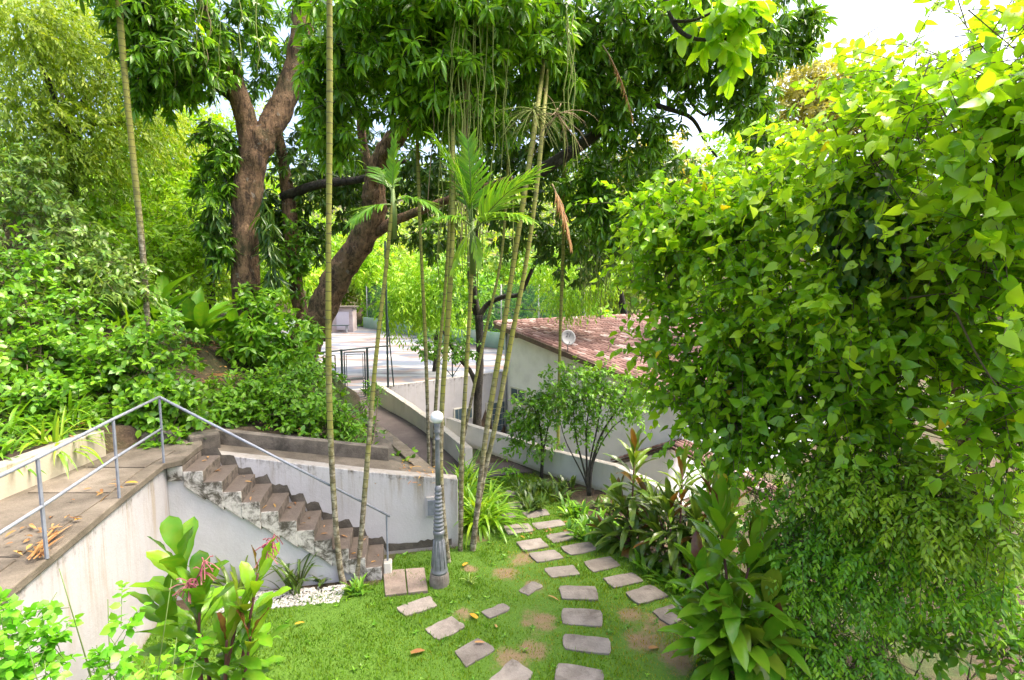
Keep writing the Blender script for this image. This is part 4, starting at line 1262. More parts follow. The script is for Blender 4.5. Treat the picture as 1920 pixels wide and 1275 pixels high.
# ---------------------------------------------------------------- mango tree
tb = at(478, 655, 13.0)
mango = Thing('mango_tree', 'big mango tree with thick forked trunks and dark drooping leaves over the garden', 'tree', (tb.x, tb.y, gz(tb.x, tb.y)))
tA = limb(mango, 'trunk', [(490, 720, 13.0, 62.4), (478, 640, 13, 49.6), (464, 560, 13, 46.4), (458, 450, 13, 46.4), (466, 350, 13, 48), (484, 275, 13.05, 46.4), (520, 215, 13.3, 41.6), (551, 140, 13.5, 38.4), (566, 60, 13.6, 36.8), (572, -50, 13.5, 33.6), (580, -180, 13.2, 28.8)], M['bark'], 30, 9, 0.13)
limb(mango, 'limb', [(466, 400, 13.0, 24), (472, 320, 12.98, 35.2), (464, 235, 12.95, 36.8), (438, 150, 12.7, 32), (402, 60, 12.4, 28), (372, -40, 12, 25.6), (345, -160, 11.6, 22.4)], M['bark'], 20, 8, 0.12)
limb(mango, 'limb', [(452, 190, 12.9, 30), (400, 155, 12.6, 20), (350, 140, 12.2, 14), (300, 120, 11.8, 8)], M['bark_dark'], 8)
limb(mango, 'trunk', [(545, 740, 13.6, 74), (568, 655, 13.5, 60), (600, 590, 13.4, 54), (638, 510, 13.2, 48), (678, 450, 13, 46), (700, 395, 12.9, 42), (702, 340, 12.8, 38), (722, 285, 12.6, 36), (752, 245, 12.4, 32), (785, 190, 12, 26), (820, 120, 11.5, 18)], M['bark'], 28, 9, 0.14)
limb(mango, 'limb', [(668, 465, 13.1, 12), (705, 436, 12.95, 20), (745, 412, 12.9, 18), (800, 390, 12.9, 15), (880, 360, 12.8, 13), (960, 335, 12.4, 13)], M['bark'], 16, 7, 0.12)
limb(mango, 'limb', [(698, 330, 12.8, 20.16), (684, 285, 12.7, 16.8), (678, 250, 12.5, 15.12), (670, 190, 12.2, 8.4)], M['bark'], 8)
limb(mango, 'limb', [(575, 640, 14.2, 28.56), (556, 540, 14.3, 25.2), (546, 430, 14.4, 25.2), (535, 330, 14.5, 21.84), (520, 240, 14.6, 15.12)], M['bark'], 10)
limb(mango, 'limb', [(530, 370, 14.4, 18.48), (600, 345, 14.2, 16.8), (680, 335, 14, 13.44), (760, 300, 13.6, 8.4)], M['bark_dark'], 8)
limb(mango, 'limb', [(960, 350, 12, 24), (1030, 310, 12, 22), (1090, 272, 12, 20), (1150, 225, 12, 18), (1210, 170, 12, 14), (1270, 90, 12, 9)], M['bark_dark'], 8)
limb(mango, 'limb', [(1200, 190, 12, 12), (1265, 208, 12.2, 8), (1300, 225, 12.4, 7), (1325, 270, 12.5, 5), (1345, 295, 12.6, 3)], M['bark_dark'], 6)
limb(mango, 'limb', [(1270, 95, 12, 10), (1290, 180, 12.2, 7), (1320, 215, 12.3, 5), (1345, 200, 12.4, 3)], M['bark_dark'], 6)
MB_FRONT = [(700, 50, 9.6, 140, 100, 1.2, 260, 0.55), (840, 110, 9.6, 120, 120, 1.2, 260, 0.6), (630, 160, 10, 55, 130, 0.9, 120, 0.5), (800, 175, 10, 100, 60, 1.0, 140, 0.55),
  (960, 50, 10, 120, 100, 1.2, 200, 0.5), (900, 200, 10.4, 80, 80, 1.0, 110, 0.5), (625, 250, 10.5, 45, 45, 0.7, 46, 0.55), (860, 10, 9.2, 220, 50, 1.2, 200, 0.55),
  (1090, 40, 11, 120, 90, 1.3, 170, 0.35), (1210, 30, 11.2, 130, 80, 1.3, 170, 0.3), (1330, 60, 11.6, 110, 90, 1.3, 150, 0.35), (1430, 50, 12.2, 95, 65, 1.2, 130, 0.3), (1500, 70, 12.5, 45, 30, 0.8, 36, 0.25),
  (1390, 150, 12, 60, 90, 1.0, 100, 0.35), (1430, 250, 12.4, 45, 60, 0.8, 50, 0.35), (1250, 140, 12, 80, 60, 0.9, 80, 0.3), (1130, 140, 11.4, 90, 70, 0.9, 110, 0.35), (1040, 170, 11, 70, 60, 0.8, 60, 0.35), (1180, 220, 11.6, 60, 40, 0.7, 40, 0.3), (1240, 250, 12.4, 35, 30, 0.5, 18, 0.2),
  (1180, 300, 12.6, 80, 60, 1.0, 80, 0.25), (1140, 400, 12.8, 80, 75, 1.0, 130, 0.3), (1210, 440, 12.6, 60, 60, 0.8, 70, 0.3), (1090, 340, 12.8, 60, 60, 0.8, 60, 0.3),
  (310, 60, 11.4, 100, 100, 1.2, 200, 0.35), (260, 20, 11, 60, 60, 1.0, 70, 0.35), (350, 130, 12, 90, 60, 0.9, 100, 0.35), (290, 170, 12, 55, 40, 0.8, 45, 0.35), (450, 30, 12.6, 60, 60, 0.9, 70, 0.35),
  (410, 300, 12.8, 38, 70, 0.7, 70, 0.25), (395, 390, 12.6, 28, 55, 0.5, 40, 0.25), (415, 450, 12.6, 14, 40, 0.3, 20, 0.2), (520, 60, 13.8, 60, 110, 0.9, 60, 0.2), (490, 130, 14, 60, 80, 0.8, 34, 0.2), (590, 110, 14, 30, 120, 0.6, 50, 0.25)]
MB_BACK = [(620, 330, 15.5, 110, 110, 1.6, 260, 0.3), (560, 440, 15.5, 60, 60, 1.2, 80, 0.3), (740, 330, 15.5, 130, 90, 1.6, 200, 0.35), (900, 330, 15, 150, 90, 1.6, 220, 0.35), (1040, 250, 15, 110, 120, 1.6, 260, 0.3), (1060, 150, 14, 70, 70, 1.2, 120, 0.3), (1130, 200, 14.5, 50, 60, 1.0, 50, 0.3), (1150, 120, 14, 60, 50, 1.0, 70, 0.3),
  (1000, 430, 15, 90, 50, 1.2, 90, 0.4), (1120, 470, 14.5, 110, 60, 1.2, 120, 0.35), (800, 450, 15.5, 70, 30, 1.0, 40, 0.4), (1250, 330, 15, 70, 70, 1.2, 90, 0.45), (950, 150, 15, 200, 110, 1.6, 200, 0.3), (500, 420, 15, 40, 70, 1.0, 60, 0.3), (760, 120, 15, 200, 100, 1.6, 160, 0.3)]
Rm_ = cloud(MB_FRONT, 15, 0.25, 0.062, 0.16, out=0.55, bias=(0, -0.1, -0.05), ang=1.25, droop=0.4, hang=0.45, tvar=0.34, holes=(2.6, -0.5))
foliage(mango, Rm_, T_LANCE, 'lance', M['mango'], 300, 'foliage')
twig_mesh(mango, Rm_['tws'], 0.012, M['bark_dark'])
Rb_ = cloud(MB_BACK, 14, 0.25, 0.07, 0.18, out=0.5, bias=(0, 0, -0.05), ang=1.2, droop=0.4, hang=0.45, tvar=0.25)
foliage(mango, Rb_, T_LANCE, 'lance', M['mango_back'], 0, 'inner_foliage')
# drooping strap leaves of ferns sitting on the trunk
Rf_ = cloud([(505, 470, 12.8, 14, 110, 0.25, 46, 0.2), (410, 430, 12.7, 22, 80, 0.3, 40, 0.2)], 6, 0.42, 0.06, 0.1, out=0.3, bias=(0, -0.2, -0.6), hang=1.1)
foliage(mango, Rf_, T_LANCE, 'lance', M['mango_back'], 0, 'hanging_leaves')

# creeper with fingered leaves on the trunk feet
cb = at(520, 650, 12.2)
creeper = Thing('creeper', 'leafy green creeper climbing the foot of the mango trunks', 'creeper', (cb.x, cb.y, gz(cb.x, cb.y)))
Rc_ = cloud([(470, 560, 12.5, 24, 30, 0.25, 16), (510, 590, 12.2, 40, 45, 0.4, 60), (530, 650, 11.8, 70, 50, 0.5, 110), (470, 640, 11.6, 50, 40, 0.5, 60), (570, 690, 11.8, 34, 44, 0.4, 44), (560, 480, 13.9, 25, 90, 0.3, 70, 0.35), (580, 620, 12.6, 20, 40, 0.3, 24)], 6, 0.20, 0.085, 0.08, out=0.5, bias=(0, -0.4, 0.2), ang=1.3, hang=0.2, tone=0.6)
foliage(creeper, Rc_, T_OVAL, 'oval', M['hill'], 160)

# ---------------------------------------------------------------- slope planting on the left
def bush(name, label, cat, blobs, m, LL, WW, ln, tmpl, key, mat, nparts, base_px=None, stems=5, twr=0.006, group=None, stem_mat='twig', twigs=True, base=None, **kw):
    R = cloud(blobs, m, LL, WW, ln, **kw)
    c = np.mean([np.array(at(*b[:3])) for b in blobs], 0)
    bx, by = (c[0], c[1]) if base is None else base
    bz = gz(bx, by)
    th = Thing(name, label, cat, (bx, by, bz), group)
    foliage(th, R, tmpl, key, M[mat], nparts)
    if twigs: twig_mesh(th, R['tws'], twr, M[stem_mat])
    for k in range(stems):
        b = blobs[k % len(blobs)]
        e = np.array(at(*b[:3])) + RNG.normal(0, 0.15, 3)
        s = np.array([bx + random.uniform(-0.12, 0.12), by + random.uniform(-0.12, 0.12), bz - 0.05])
        mid = (s * 0.55 + e * 0.45) + RNG.normal(0, 0.08, 3)
        sp = smooth_path([tuple(s), tuple(mid), tuple(e)], 4)
        mb = MB(); mb.tube(sp, [twr * 4 * (1 - 0.75 * i / (len(sp) - 1)) for i in range(len(sp))], 6); mb.build('stem', M[stem_mat], th, smooth=True)
    return th

bush('shrub', 'dense green broad-leaved bush behind the handrail corner', 'shrub', [(230, 690, 8.6, 110, 70, 0.8, 260), (300, 640, 9, 70, 45, 0.7, 90), (250, 770, 7.9, 110, 45, 0.5, 190), (320, 760, 8.0, 50, 60, 0.5, 110), (170, 730, 8.2, 80, 60, 0.6, 130), (300, 830, 7.7, 60, 16, 0.2, 40)], 8, 0.125, 0.075, 0.26, T_OVAL, 'oval', 'hill', 300, out=0.6, bias=(0, -0.3, 0.35), ang=1.1, hang=0.15, tone=0.5, tvar=0.3, holes=(4.5, -0.3))
bush('shrub', 'low bright green bush above the mouldy curb under the mango tree', 'shrub', [(470, 740, 9.6, 85, 45, 0.5, 200, 0.7), (540, 770, 9.4, 110, 50, 0.5, 240, 0.6), (430, 780, 9.0, 70, 40, 0.4, 130, 0.6), (608, 800, 9.3, 60, 36, 0.4, 110, 0.5), (560, 720, 10.2, 80, 40, 0.5, 130, 0.5)], 8, 0.105, 0.058, 0.22, T_OVAL, 'oval', 'hill', 300, out=0.6, bias=(0, -0.3, 0.35), ang=1.1, hang=0.15)
bush('shrub', 'loose green bush at the left edge above the spider plants', 'shrub', [(60, 600, 8.6, 100, 70, 0.8, 170, 0.5), (30, 520, 9.2, 80, 80, 0.8, 150, 0.5), (100, 660, 8.2, 90, 50, 0.6, 130, 0.6), (20, 680, 7.6, 60, 50, 0.5, 70, 0.5), (60, 745, 7.3, 80, 34, 0.4, 90, 0.5), (150, 780, 7.5, 40, 24, 0.3, 40, 0.5), (20, 820, 6.6, 40, 20, 0.3, 30, 0.6)], 8, 0.12, 0.07, 0.26, T_OVAL, 'oval', 'hill', 200, out=0.6, bias=(0, -0.3, 0.3), ang=1.1, hang=0.15)
bush('shrub', 'grey-green glinting shrub high on the left slope', 'shrub', [(60, 420, 10.5, 100, 80, 0.9, 220, 0.5), (140, 480, 10.4, 90, 60, 0.8, 170, 0.55), (200, 530, 10.2, 90, 40, 0.7, 140, 0.6), (30, 330, 11, 80, 60, 0.8, 130, 0.5)], 9, 0.15, 0.055, 0.3, T_LANCE, 'lance', 'silver', 120, holes=(3, -0.25), out=0.5, bias=(0.3, -0.3, 0.1), ang=0.8, hang=0.2)
bush('shrub', 'pale green thicket between the left slope and the mango trunk', 'shrub', [(250, 470, 12.6, 90, 50, 1.0, 170, 0.55), (330, 440, 14, 90, 60, 1.0, 190, 0.7), (380, 500, 14, 60, 60, 1.0, 120, 0.7), (200, 410, 12.8, 70, 40, 0.8, 90, 0.5), (300, 400, 14.6, 120, 60, 1.0, 160, 0.7)], 9, 0.17, 0.07, 0.32, T_OVAL, 'oval', 'lime', 60, out=0.6, bias=(0.1, -0.2, 0.2), ang=1.0, hang=0.2)
bush('shrub', 'small leafy weeds on the ledge end near the coping wall', 'shrub', [(650, 810, 9.4, 30, 30, 0.3, 40, 0.5), (670, 825, 9.2, 18, 20, 0.2, 20, 0.6), (690, 750, 12.6, 16, 26, 0.3, 24, 0.6), (705, 735, 13.0, 12, 20, 0.2, 14, 0.6)], 8, 0.12, 0.035, 0.2, T_LANCE, 'lance', 'hill', 20, out=0.5, bias=(0, 0, 0.5), hang=0.1, base=(-2.9, 9.9))
# undergrowth carpet on the slope
n = 5200
ux, uy = RNG.uniform(-40, -1.8, n * 3), RNG.uniform(3, 46, n * 3)
ok = in_poly(ux, uy, [(x + 0.0, y) for x, y in HILL_POLY]) & ((ux < -5.95) | (uy > 8.45 + 0.27 * (ux + 4.8))) & (RNG.random(n * 3) < np.clip(14 / np.hypot(ux + 5, uy - 8), 0.12, 1))
ok &= ~((np.hypot(ux + 6.0, uy - 10.6) < 0.9))
ux, uy = ux[ok][:n], uy[ok][:n]
Pu = np.stack([ux, uy, ground_z(ux, uy)], 1)
k_ = np.clip(np.hypot(ux, uy) / 10, 0.8, 3)
Ru = sprigs(Pu, RNG.normal(0, 0.5, Pu.shape) + np.array([0, 0, 0.9]), 0.22 * k_, 8, 0.12, 0.07, ang=1.2, hang=0.1, tone=0.45, tvar=0.3)
Ru['L'] *= np.tile(k_, 8); Ru['W'] *= np.tile(k_, 8)
und = Thing('undergrowth', kind='stuff'); und.o['kind'] = 'stuff'
foliage(und, Ru, T_OVAL, 'oval', M['hill'], 0, 'undergrowth_leaves')

# tall yellow-green bamboo-like trees, top left
def canopy_tree(name, label, blobs, m, LL, WW, ln, tmpl, key, mat, trunk, bark='bark_dark', nparts=0, group=None, **kw):
    b = at(*trunk[0][:3])
    th = Thing(name, label, 'tree', (b.x, b.y, gz(b.x, b.y)), group)
    limb(th, 'trunk', trunk, M[bark], 10)
    for bl in blobs:
        tp = trunk[-1]
        mid = ((tp[0] + bl[0]) / 2 + random.uniform(-10, 10), (tp[1] + bl[1]) / 2 + 8, (tp[2] + bl[2]) / 2)
        limb(th, 'branch', [(tp[0], tp[1], tp[2], tp[3] * 0.6), (*mid, tp[3] * 0.4), (bl[0], bl[1], bl[2], tp[3] * 0.12)], M[bark], 6, 3)
    R = cloud(blobs, m, LL, WW, ln, **kw)
    foliage(th, R, tmpl, key, M[mat], nparts)
    return th
canopy_tree('feathery_tree', 'tall feathery yellow-green tree filling the top left corner', [(80, 90, 12.5, 130, 130, 1.4, 420, 0.5), (50, 240, 12, 110, 80, 1.2, 260, 0.4), (200, 130, 13.5, 110, 120, 1.4, 330, 0.6), (170, 270, 13, 110, 60, 1.2, 220, 0.45), (120, 330, 12.5, 90, 40, 1.0, 120, 0.2), (270, 220, 14.5, 80, 70, 1.2, 190, 0.75), (40, 20, 12, 140, 60, 1.2, 200, 0.6), (90, 80, 15, 180, 150, 1.6, 360, 0.6), (240, 60, 16, 90, 120, 1.6, 240, 0.7), (90, 40, 18, 240, 120, 1.6, 420, 0.65), (420, 220, 19, 90, 120, 1.6, 240, 0.6), (60, 220, 15, 150, 100, 1.6, 260, 0.5)],  # low-tone blob by the trunk: shadow put into the leaf tone
   14, 0.16, 0.042, 0.5, T_DIA, 'dia', 'bamboo', [(130, 560, 13.4, 26), (140, 430, 13.2, 24), (130, 330, 13, 20), (120, 230, 12.8, 14)], out=0.5, bias=(0.5, -0.1, -0.15), dn=0.35, ang=0.7, droop=0.5, hang=0.2, tvar=0.25)
canopy_tree('bright_tree', 'sunlit lime green tree behind the left fork of the mango', [(330, 260, 18, 90, 80, 1.6, 260, 0.7), (380, 360, 18, 80, 80, 1.6, 240, 0.7), (280, 340, 17, 80, 60, 1.4, 170, 0.6), (450, 330, 19, 60, 90, 1.6, 160, 0.6), (520, 470, 19, 70, 70, 1.6, 190, 0.7), (350, 470, 18, 90, 60, 1.4, 200, 0.7)],
   11, 0.20, 0.10, 0.4, T_OVAL, 'oval', 'lime', [(400, 640, 18, 16), (395, 540, 18, 14), (390, 430, 18, 12)], out=0.6, bias=(0, -0.2, 0.1), ang=1.0, hang=0.2)
canopy_tree('bright_tree', 'pale green tree seen between the two mango trunks', [(600, 450, 24, 60, 50, 2, 140, 0.6), (690, 480, 26, 50, 60, 2, 140, 0.7), (560, 520, 22, 50, 60, 1.6, 120, 0.7)],
   11, 0.24, 0.12, 0.5, T_OVAL, 'oval', 'lime', [(610, 640, 25, 12), (612, 560, 25, 10), (615, 480, 25, 8)], out=0.6, bias=(0, -0.2, 0.1), ang=1.0, hang=0.2)

# ---------------------------------------------------------------- dark-stemmed tree in the lower yard, lime crowns over the court
yd = Thing('yard_tree', 'slim dark trunked tree rising from the lower yard behind the palms', 'tree', (*at(896, 800, 20)[:2], -3.1))
limb(yd, 'trunk', [(892, 900, 20, 20), (894, 800, 20, 17), (899, 700, 20, 15), (900, 640, 20, 15), (898, 590, 20, 16)], M['bark_dark'], 10)
limb(yd, 'branch', [(898, 595, 20, 12), (890, 555, 20, 11), (887, 500, 19.8, 10), (893, 440, 19.5, 7), (905, 380, 19, 5)], M['bark_dark'], 8)
limb(yd, 'branch', [(899, 592, 20, 12), (915, 570, 20, 10), (945, 556, 19.8, 9), (975, 550, 19.5, 8), (1000, 500, 19, 7), (1022, 440, 18.5, 5)], M['bark_dark'], 8)
limb(yd, 'branch', [(896, 735, 20, 9), (884, 700, 20, 9), (862, 672, 20, 8), (846, 650, 20, 6), (830, 620, 20, 4)], M['bark_dark'], 8)
limb(yd, 'branch', [(890, 590, 20, 6), (880, 540, 20.4, 5), (878, 480, 20.6, 3)], M['bark_dark'], 6)
Ry = cloud([(860, 650, 19.5, 40, 22, 0.6, 60, 0.3), (800, 645, 19.5, 26, 22, 0.5, 40, 0.4), (870, 560, 20.5, 60, 40, 1.0, 90, 0.5), (960, 480, 19, 70, 40, 1.2, 90, 0.5), (850, 500, 20, 60, 40, 1.0, 80, 0.55)], 9, 0.17, 0.075, 0.3, out=0.6, bias=(0, -0.2, 0), ang=1.1, hang=0.35, tone=0.45)
foliage(yd, Ry, T_OVAL, 'oval', M['hill'], 40)
canopy_tree('lime_tree', 'drooping yellow-green tree leaning over the court behind the palms', [(790, 530, 26, 60, 60, 2, 300, 0.6), (760, 580, 26, 45, 40, 1.5, 160, 0.6), (830, 580, 26, 50, 40, 1.5, 160, 0.5), (820, 500, 26, 60, 40, 2, 160, 0.7), (740, 560, 26, 25, 25, 1, 50, 0.5)],
   12, 0.26, 0.07, 0.6, T_DIA, 'dia', 'lime', [(812, 725, 26.5, 9), (818, 640, 26.5, 8), (812, 560, 26, 6)], out=0.5, bias=(0, -0.2, -0.3), ang=0.9, hang=0.5, droop=0.5)
canopy_tree('lime_tree', 'drooping yellow-green tree hanging above the house roof', [(1080, 510, 24, 75, 50, 2, 300, 0.6), (1020, 480, 24, 50, 40, 1.5, 120, 0.6), (1140, 500, 24, 50, 50, 1.5, 150, 0.5), (1070, 560, 24, 60, 22, 1, 110, 0.5)],
   12, 0.22, 0.06, 0.55, T_DIA, 'dia', 'lime', [(1180, 640, 36, 14), (1160, 540, 33, 12), (1130, 440, 28, 9)], out=0.5, bias=(0, -0.2, -0.4), ang=0.9, hang=0.5, droop=0.5)

# ---------------------------------------------------------------- woods beyond the court and house
far_defs = [('pale leafy tree behind the court booth', [(640, 520, 62, 60, 50, 4, 150), (600, 470, 62, 60, 50, 4, 120)], 'far'),
 ('light green tree behind the green court wall', [(730, 510, 60, 60, 55, 4, 170), (700, 460, 60, 60, 40, 4, 110)], 'far'),
 ('tall pale tree behind the yellow-green court tree', [(850, 480, 62, 70, 60, 4, 180), (900, 540, 60, 60, 40, 4, 130)], 'far'),
 ('rounded light green tree beyond the roof ridge', [(980, 510, 58, 60, 55, 4, 170), (1040, 540, 56, 60, 30, 3, 100)], 'far'),
 ('light green tree beyond the right end of the roof ridge', [(1150, 530, 54, 70, 45, 4, 170), (1200, 480, 54, 60, 50, 4, 120)], 'far'),
 ('olive feathery tree under the white sky', [(1540, 165, 42, 90, 55, 4, 330), (1500, 240, 42, 80, 50, 3.5, 200), (1590, 220, 42, 70, 60, 3.5, 180)], 'olive'),
 ('yellowish tree between the mango and the olive tree', [(1250, 330, 44, 80, 60, 4, 190), (1190, 330, 42, 50, 70, 3, 120), (1330, 370, 42, 80, 50, 3, 160)], 'olive'),
 ('fresh green tree behind the big heart-leaved tree', [(1400, 290, 26, 60, 60, 2.5, 220), (1460, 330, 26, 70, 50, 2, 180), (1380, 360, 24, 60, 40, 2, 120)], 'lime')]
for lab, bl, mt in far_defs:
    d0 = bl[0][2]
    s = d0 / 55.0
    canopy_tree('distant_tree', lab, bl, 11, 0.62 * s + 0.05, 0.30 * s, 1.0 * s, T_DIA, 'dia', mt, [(bl[0][0], 600 + 0 * d0, d0 + 1, 7), (bl[0][0] + 4, 560, d0 + 1, 6), (bl[0][0], bl[0][1] + 30, d0, 5)], bark='twig', group='trees beyond the court and the house', out=0.6, bias=(0, -0.2, 0.1), ang=1.0, hang=0.25, tvar=0.28)
# hedge over the fence
hd = Thing('hedge', 'dense dark climbing hedge growing behind the court fence', 'hedge', court(14, 5))
n = 1100
aa = RNG.uniform(0, 36, n); zz = RNG.uniform(0.5, 5.4, n)
Ph = np.stack([np.array(court(13.4, 0))[0] + E2.x * aa, np.array(court(13.4, 0))[1] + E2.y * aa, zz], 1) + RNG.normal(0, 0.35, (n, 3))
Rh = sprigs(Ph, RNG.normal(0, 0.6, (n, 3)) + np.array([-0.5, -0.6, 0.3]), 0.7, 10, 0.36, 0.19, ang=1.1, hang=0.25, tone=0.5, tvar=0.3)
foliage(hd, Rh, T_DIA, 'dia', M['fine'], 0)
# far wood covering the rising ground behind
n = 9000
fx, fy = RNG.uniform(-110, 150, n), 62 + 170 * RNG.random(n) ** 1.6
ok = (fx + 50 > -(fy - 60) * 0.9)
fx, fy = fx[ok], fy[ok]
fz = ground_z(fx, fy) + RNG.uniform(0, 1, len(fx)) ** 0.6 * (4 + 4 * np.sin(fx * 0.31) * np.cos(fy * 0.23) + 2.5)
Rw = sprigs(np.stack([fx, fy, fz], 1), RNG.normal(0, 0.6, (len(fx), 3)) + np.array([0, -0.5, 0.5]), 1.8, 9, 1.15, 0.6, ang=1.1, hang=0.2, tone=0.45, tvar=0.3)
wood = Thing('far_wood', kind='stuff')
foliage(wood, Rw, T_DIA, 'dia', M['far'], 0, 'far_wood_leaves')
# wood on the upper slope, left
n = 2600
fx, fy = RNG.uniform(-45, -9, n), RNG.uniform(14, 60, n)
ok = in_poly(fx, fy, HILL_POLY); fx, fy = fx[ok], fy[ok]
fz = ground_z(fx, fy) + RNG.uniform(0.1, 1, len(fx)) * (4 + 3 * np.sin(fx * 0.5) * np.cos(fy * 0.4))
Rw = sprigs(np.stack([fx, fy, fz], 1), RNG.normal(0, 0.6, (len(fx), 3)) + np.array([0.3, -0.5, 0.3]), 0.8, 11, 0.36, 0.17, ang=1.1, hang=0.2, tone=0.5, tvar=0.3)
wood2 = Thing('hillside_wood', kind='stuff')
foliage(wood2, Rw, T_DIA, 'dia', M['lime'], 0, 'hillside_wood_leaves')
# ---------------------------------------------------------------- big heart-leaved tree on the right
hb = (6.6, 6.8)
heart = Thing('heart_leaved_tree', 'big sunlit tree with bright green heart-shaped leaves filling the right side', 'tree', (hb[0], hb[1], gz(*hb)))
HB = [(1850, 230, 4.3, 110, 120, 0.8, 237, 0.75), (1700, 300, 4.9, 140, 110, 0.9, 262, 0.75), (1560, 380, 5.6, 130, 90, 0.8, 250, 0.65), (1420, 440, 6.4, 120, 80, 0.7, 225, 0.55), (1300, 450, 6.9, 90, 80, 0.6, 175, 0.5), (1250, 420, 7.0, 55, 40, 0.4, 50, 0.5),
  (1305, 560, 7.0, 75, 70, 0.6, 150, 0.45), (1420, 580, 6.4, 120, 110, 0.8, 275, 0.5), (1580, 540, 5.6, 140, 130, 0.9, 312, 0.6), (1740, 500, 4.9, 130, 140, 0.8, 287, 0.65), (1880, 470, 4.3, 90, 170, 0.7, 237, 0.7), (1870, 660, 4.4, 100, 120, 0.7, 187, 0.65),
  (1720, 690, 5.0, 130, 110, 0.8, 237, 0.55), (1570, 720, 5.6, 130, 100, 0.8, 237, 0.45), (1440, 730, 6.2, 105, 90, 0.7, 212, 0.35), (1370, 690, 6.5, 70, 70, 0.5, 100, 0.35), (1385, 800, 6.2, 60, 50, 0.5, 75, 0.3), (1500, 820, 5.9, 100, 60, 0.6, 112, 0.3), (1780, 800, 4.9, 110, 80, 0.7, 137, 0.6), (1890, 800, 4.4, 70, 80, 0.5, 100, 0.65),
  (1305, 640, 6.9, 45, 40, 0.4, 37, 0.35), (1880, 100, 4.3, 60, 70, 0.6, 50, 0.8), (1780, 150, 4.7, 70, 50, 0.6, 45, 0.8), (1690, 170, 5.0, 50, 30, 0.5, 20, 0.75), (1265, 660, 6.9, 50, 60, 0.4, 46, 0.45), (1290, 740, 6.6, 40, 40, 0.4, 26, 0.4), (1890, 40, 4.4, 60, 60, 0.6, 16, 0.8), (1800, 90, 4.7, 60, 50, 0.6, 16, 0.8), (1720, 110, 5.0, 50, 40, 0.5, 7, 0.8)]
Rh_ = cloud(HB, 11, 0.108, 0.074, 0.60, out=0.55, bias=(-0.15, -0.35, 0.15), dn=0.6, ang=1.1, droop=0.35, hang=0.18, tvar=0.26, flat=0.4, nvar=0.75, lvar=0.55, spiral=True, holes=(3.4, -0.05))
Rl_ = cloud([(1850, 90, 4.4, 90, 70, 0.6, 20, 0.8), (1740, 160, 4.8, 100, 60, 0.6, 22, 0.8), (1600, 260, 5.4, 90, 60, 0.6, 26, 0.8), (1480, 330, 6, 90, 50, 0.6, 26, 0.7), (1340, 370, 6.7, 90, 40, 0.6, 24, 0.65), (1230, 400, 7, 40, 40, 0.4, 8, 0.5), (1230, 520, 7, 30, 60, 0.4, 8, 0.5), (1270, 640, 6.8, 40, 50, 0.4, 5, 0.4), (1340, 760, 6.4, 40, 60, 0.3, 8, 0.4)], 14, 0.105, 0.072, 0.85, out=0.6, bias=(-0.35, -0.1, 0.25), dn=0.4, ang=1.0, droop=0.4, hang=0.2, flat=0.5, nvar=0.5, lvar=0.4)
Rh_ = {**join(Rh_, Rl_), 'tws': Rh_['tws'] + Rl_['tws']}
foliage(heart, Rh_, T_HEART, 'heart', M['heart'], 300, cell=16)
twig_mesh(heart, Rh_['tws'], 0.0055, M['twig'])
Rd_ = cloud([(1610, 400, 4.9, 50, 50, 0.3, 60, 0.1), (1640, 450, 4.9, 40, 45, 0.3, 46, 0.1)], 9, 0.12, 0.075, 0.3, out=0.5, bias=(0, -0.3, -0.2), ang=1.0, hang=0.7)
foliage(heart, Rd_, T_OVAL, 'oval', M['mango_back'], 0, 'shaded_clump')  # clump lying in shade; the shade is put into a darker leaf colour
P = lambda *a: tuple(at(*a))
def wood(thing, name, pts, radii, mat, n=9, k=5):
    sp = smooth_path([(*p, r) for p, r in zip(pts, radii)], k)
    mb = MB(); mb.tube([q[:3] for q in sp], [max(q[3], 0.003) for q in sp], n); return mb.build(name, M[mat], thing, smooth=True)
wood(heart, 'trunk', [(6.6, 6.8, -0.1), (6.5, 6.9, 1.4), (6.1, 6.9, 2.8), (5.6, 6.9, 4.2)], [0.17, 0.14, 0.12, 0.09], 'bark')
for tgt, r in (((1420, 480, 6.4), 0.04), ((1300, 560, 7.0), 0.035), ((1560, 420, 5.6), 0.04), ((1740, 330, 4.9), 0.04), ((1860, 250, 4.3), 0.035), ((1500, 700, 5.9), 0.035), ((1740, 640, 4.9), 0.035), ((1380, 760, 6.3), 0.03), ((1880, 560, 4.3), 0.03), ((1840, 760, 4.7), 0.03), ((1610, 610, 5.2), 0.025)):
    e = P(*tgt); s = (6.3, 6.9, 2.2) if tgt[1] > 500 else (5.7, 6.9, 4.0)
    mid = tuple((np.array(s) * 0.5 + np.array(e) * 0.5) + np.array([random.uniform(-0.2, 0.2), 0.2, 0.25]))
    wood(heart, 'branch', [s, mid, e], [r, r * 0.7, r * 0.25], 'twig', 7)
# bare whippy twigs reaching out of the crown
for a, b, c in (((1580, 290, 5.4), (1720, 210, 5.0), (1900, 105, 4.6)), ((1420, 560, 6.2), (1560, 600, 5.4), (1700, 640, 4.8)), ((1480, 470, 5.9), (1545, 440, 5.6), (1650, 420, 5.0)), ((1600, 690, 5.2), (1640, 520, 5.0), (1660, 470, 4.9)), ((1690, 560, 4.7), (1810, 550, 4.4), (1915, 580, 4.1)), ((1575, 105, 8), (1625, 65, 8), (1680, 30, 8)),
    ((1780, 560, 4.4), (1840, 680, 4.2), (1915, 790, 4.0)), ((1700, 760, 4.6), (1790, 790, 4.4), (1900, 880, 4.2)), ((1380, 640, 6.3), (1500, 690, 5.5), (1600, 700, 5.0))):
    wood(heart, 'twig', [P(*a), P(*b), P(*c)], [0.010, 0.008, 0.004], 'twig', 5)

